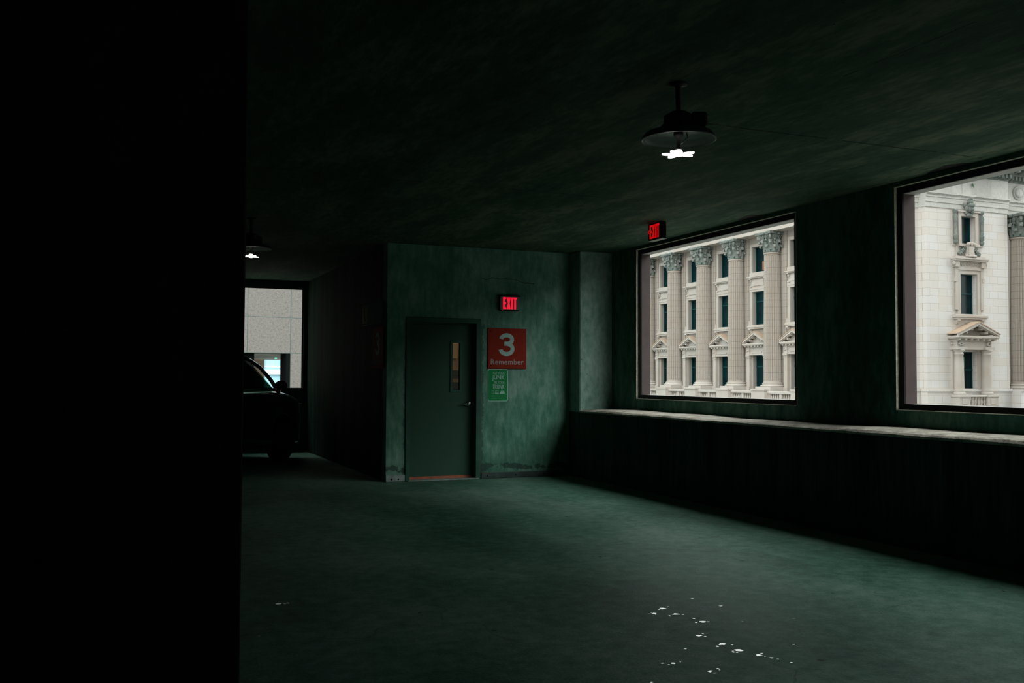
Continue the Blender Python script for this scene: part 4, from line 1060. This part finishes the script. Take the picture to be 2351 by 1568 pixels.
# ---- unseen blocks added across and down the street to close off the sky
tb = empty('added_sky_block', (0, 0, 0), label='unseen tall block added across the street to close off the sky', cat='building')
MB().box(37, 60, -12, 27, STZ, 28).build('block_wall', mat_plain('added_block_dark', (.10, .10, .095), .8), tb)
skl = empty('added_end_block', (0, 0, 0), label='unseen low block added at the street end to hide the low sky', cat='building')  # added out of view to hide low sky down the street
MB().box(-30, 37, -110, -95, STZ, 15).build('block_wall', mat_plain('added_row_dark', (.08, .08, .08), .8), skl)
for a, b, h in ((-35, -12.5, 15), (-65, -35.5, 12.5), (-94.5, -65.5, 16)):  # unseen row added to limit the sky light along the street
    lb = empty('added_row_block', (0, 0, 0), label={15: 'nearest unseen block of the row added to cut sky light', 12.5: 'middle unseen block of the row added to cut sky light', 16: 'farthest unseen block of the row added to cut sky light'}[h], cat='building')
    MB().box(37+h*.05, 58, a, b, STZ, h).build('block_wall', bpy.data.materials['added_row_dark'], lb)
for i in range(9): MB().box(-26+i*7, -22+i*7, -95.02, -94.9, 4, 7).build('window', M_PANE, skl)
for j in range(9):
    for i in range(7): MB().box(36.97, 37.05, -9.5+i*5, -6.5+i*5, -7+j*3.6, -4.9+j*3.6).build('window', M_PANE, tb)

# ---- speckled panel building seen through the far window (own frame: x along the face, y away)
ga = math.radians(90-79)
gb = empty('panel_building', (0, 36.0, 0), ga, label='grey speckled stone-panel building with an open passage, outside the far window', cat='building')
MB().box(-45, 8.5, 0, 1.2, 2.275, 24).build('upper_panels', M_GRANITE, gb)
MB().box(6.33, 16, 0, .65, STZ, 2.275).build('corner_pier', M_GRANITE, gb)
MB().box(-45, 4.0, 0, .65, STZ, 2.275).build('corner_pier', M_GRANITE, gb)
M_DKSHADE = mat_plain('dark_shaded_stone', (.006, .007, .007), .9, spec=0)
MB().box(6.18, 6.329, .02, .66, STZ, 2.27).build('pier_shade', M_DKSHADE, gb)  # black slab: the shade on the pier's side face put into colour
MB().box(4.0, 5.05, .4, 1.1, STZ, 2.274).build('inner_pier', M_DKSHADE, gb)
MB().box(-8, 16, 1.2, 14, 2.276, 2.5).build('passage_soffit', mat_plain('pale_soffit', (.75, .78, .75), .8, var=.03), gb)
MB().box(-8, 9.85, 13.2, 13.8, STZ, 2.27).build('passage_wall', mat_plain('brown_stone', (.62, .44, .35), .8, var=.15, vscale=3), gb)
MB().box(-8, 16, 0, 14, -.5, -.3).build('passage_floor', mat_plain('passage_paving', (.62, .60, .56), .8), gb)
for x, m in ((8.6, mat_emit('green_lamp_glow', (.1, 1, .5), 1.5)), (9.4, mat_emit('orange_lamp_glow', (1, .6, .3), 1.8))):
    MB().box(x, x+.06, 8.0, 8.1, 2.225, 2.27).build('passage_light', m, gb)
gt = empty('glass_office_block', (0, 36.0, 0), ga, label='pale blue glass office block glimpsed through the passage', cat='building')
M_BLUEG = mat_plain('sky_reflection_blue', (.36, .62, .72), .3, var=.1, vscale=.3); M_BAND = mat_plain('white_floor_band', (.72, .80, .82), .5)  # glass base colour carries the sky's reflection as pale blue
MB().box(2, 60, 45, 60, STZ, 22).build('glass_wall', M_BLUEG, gt)
for k in range(14):
    z = -6+k*1.9; MB().box(1.9, 60, 44.8, 45, z, z+.38).build('floor_band', M_BAND, gt)
    MB().box(1.9, 60, 44.9, 45, z+.6, z+.70).build('floor_band', M_BAND, gt)
mb = MB()
for k in range(40): mb.box(4+k*1.4, 4.08+k*1.4, 44.9, 45, STZ, 22)
mb.build('mullions', mat_plain('blue_grey_mullion', (.22, .40, .46), .5), gt)
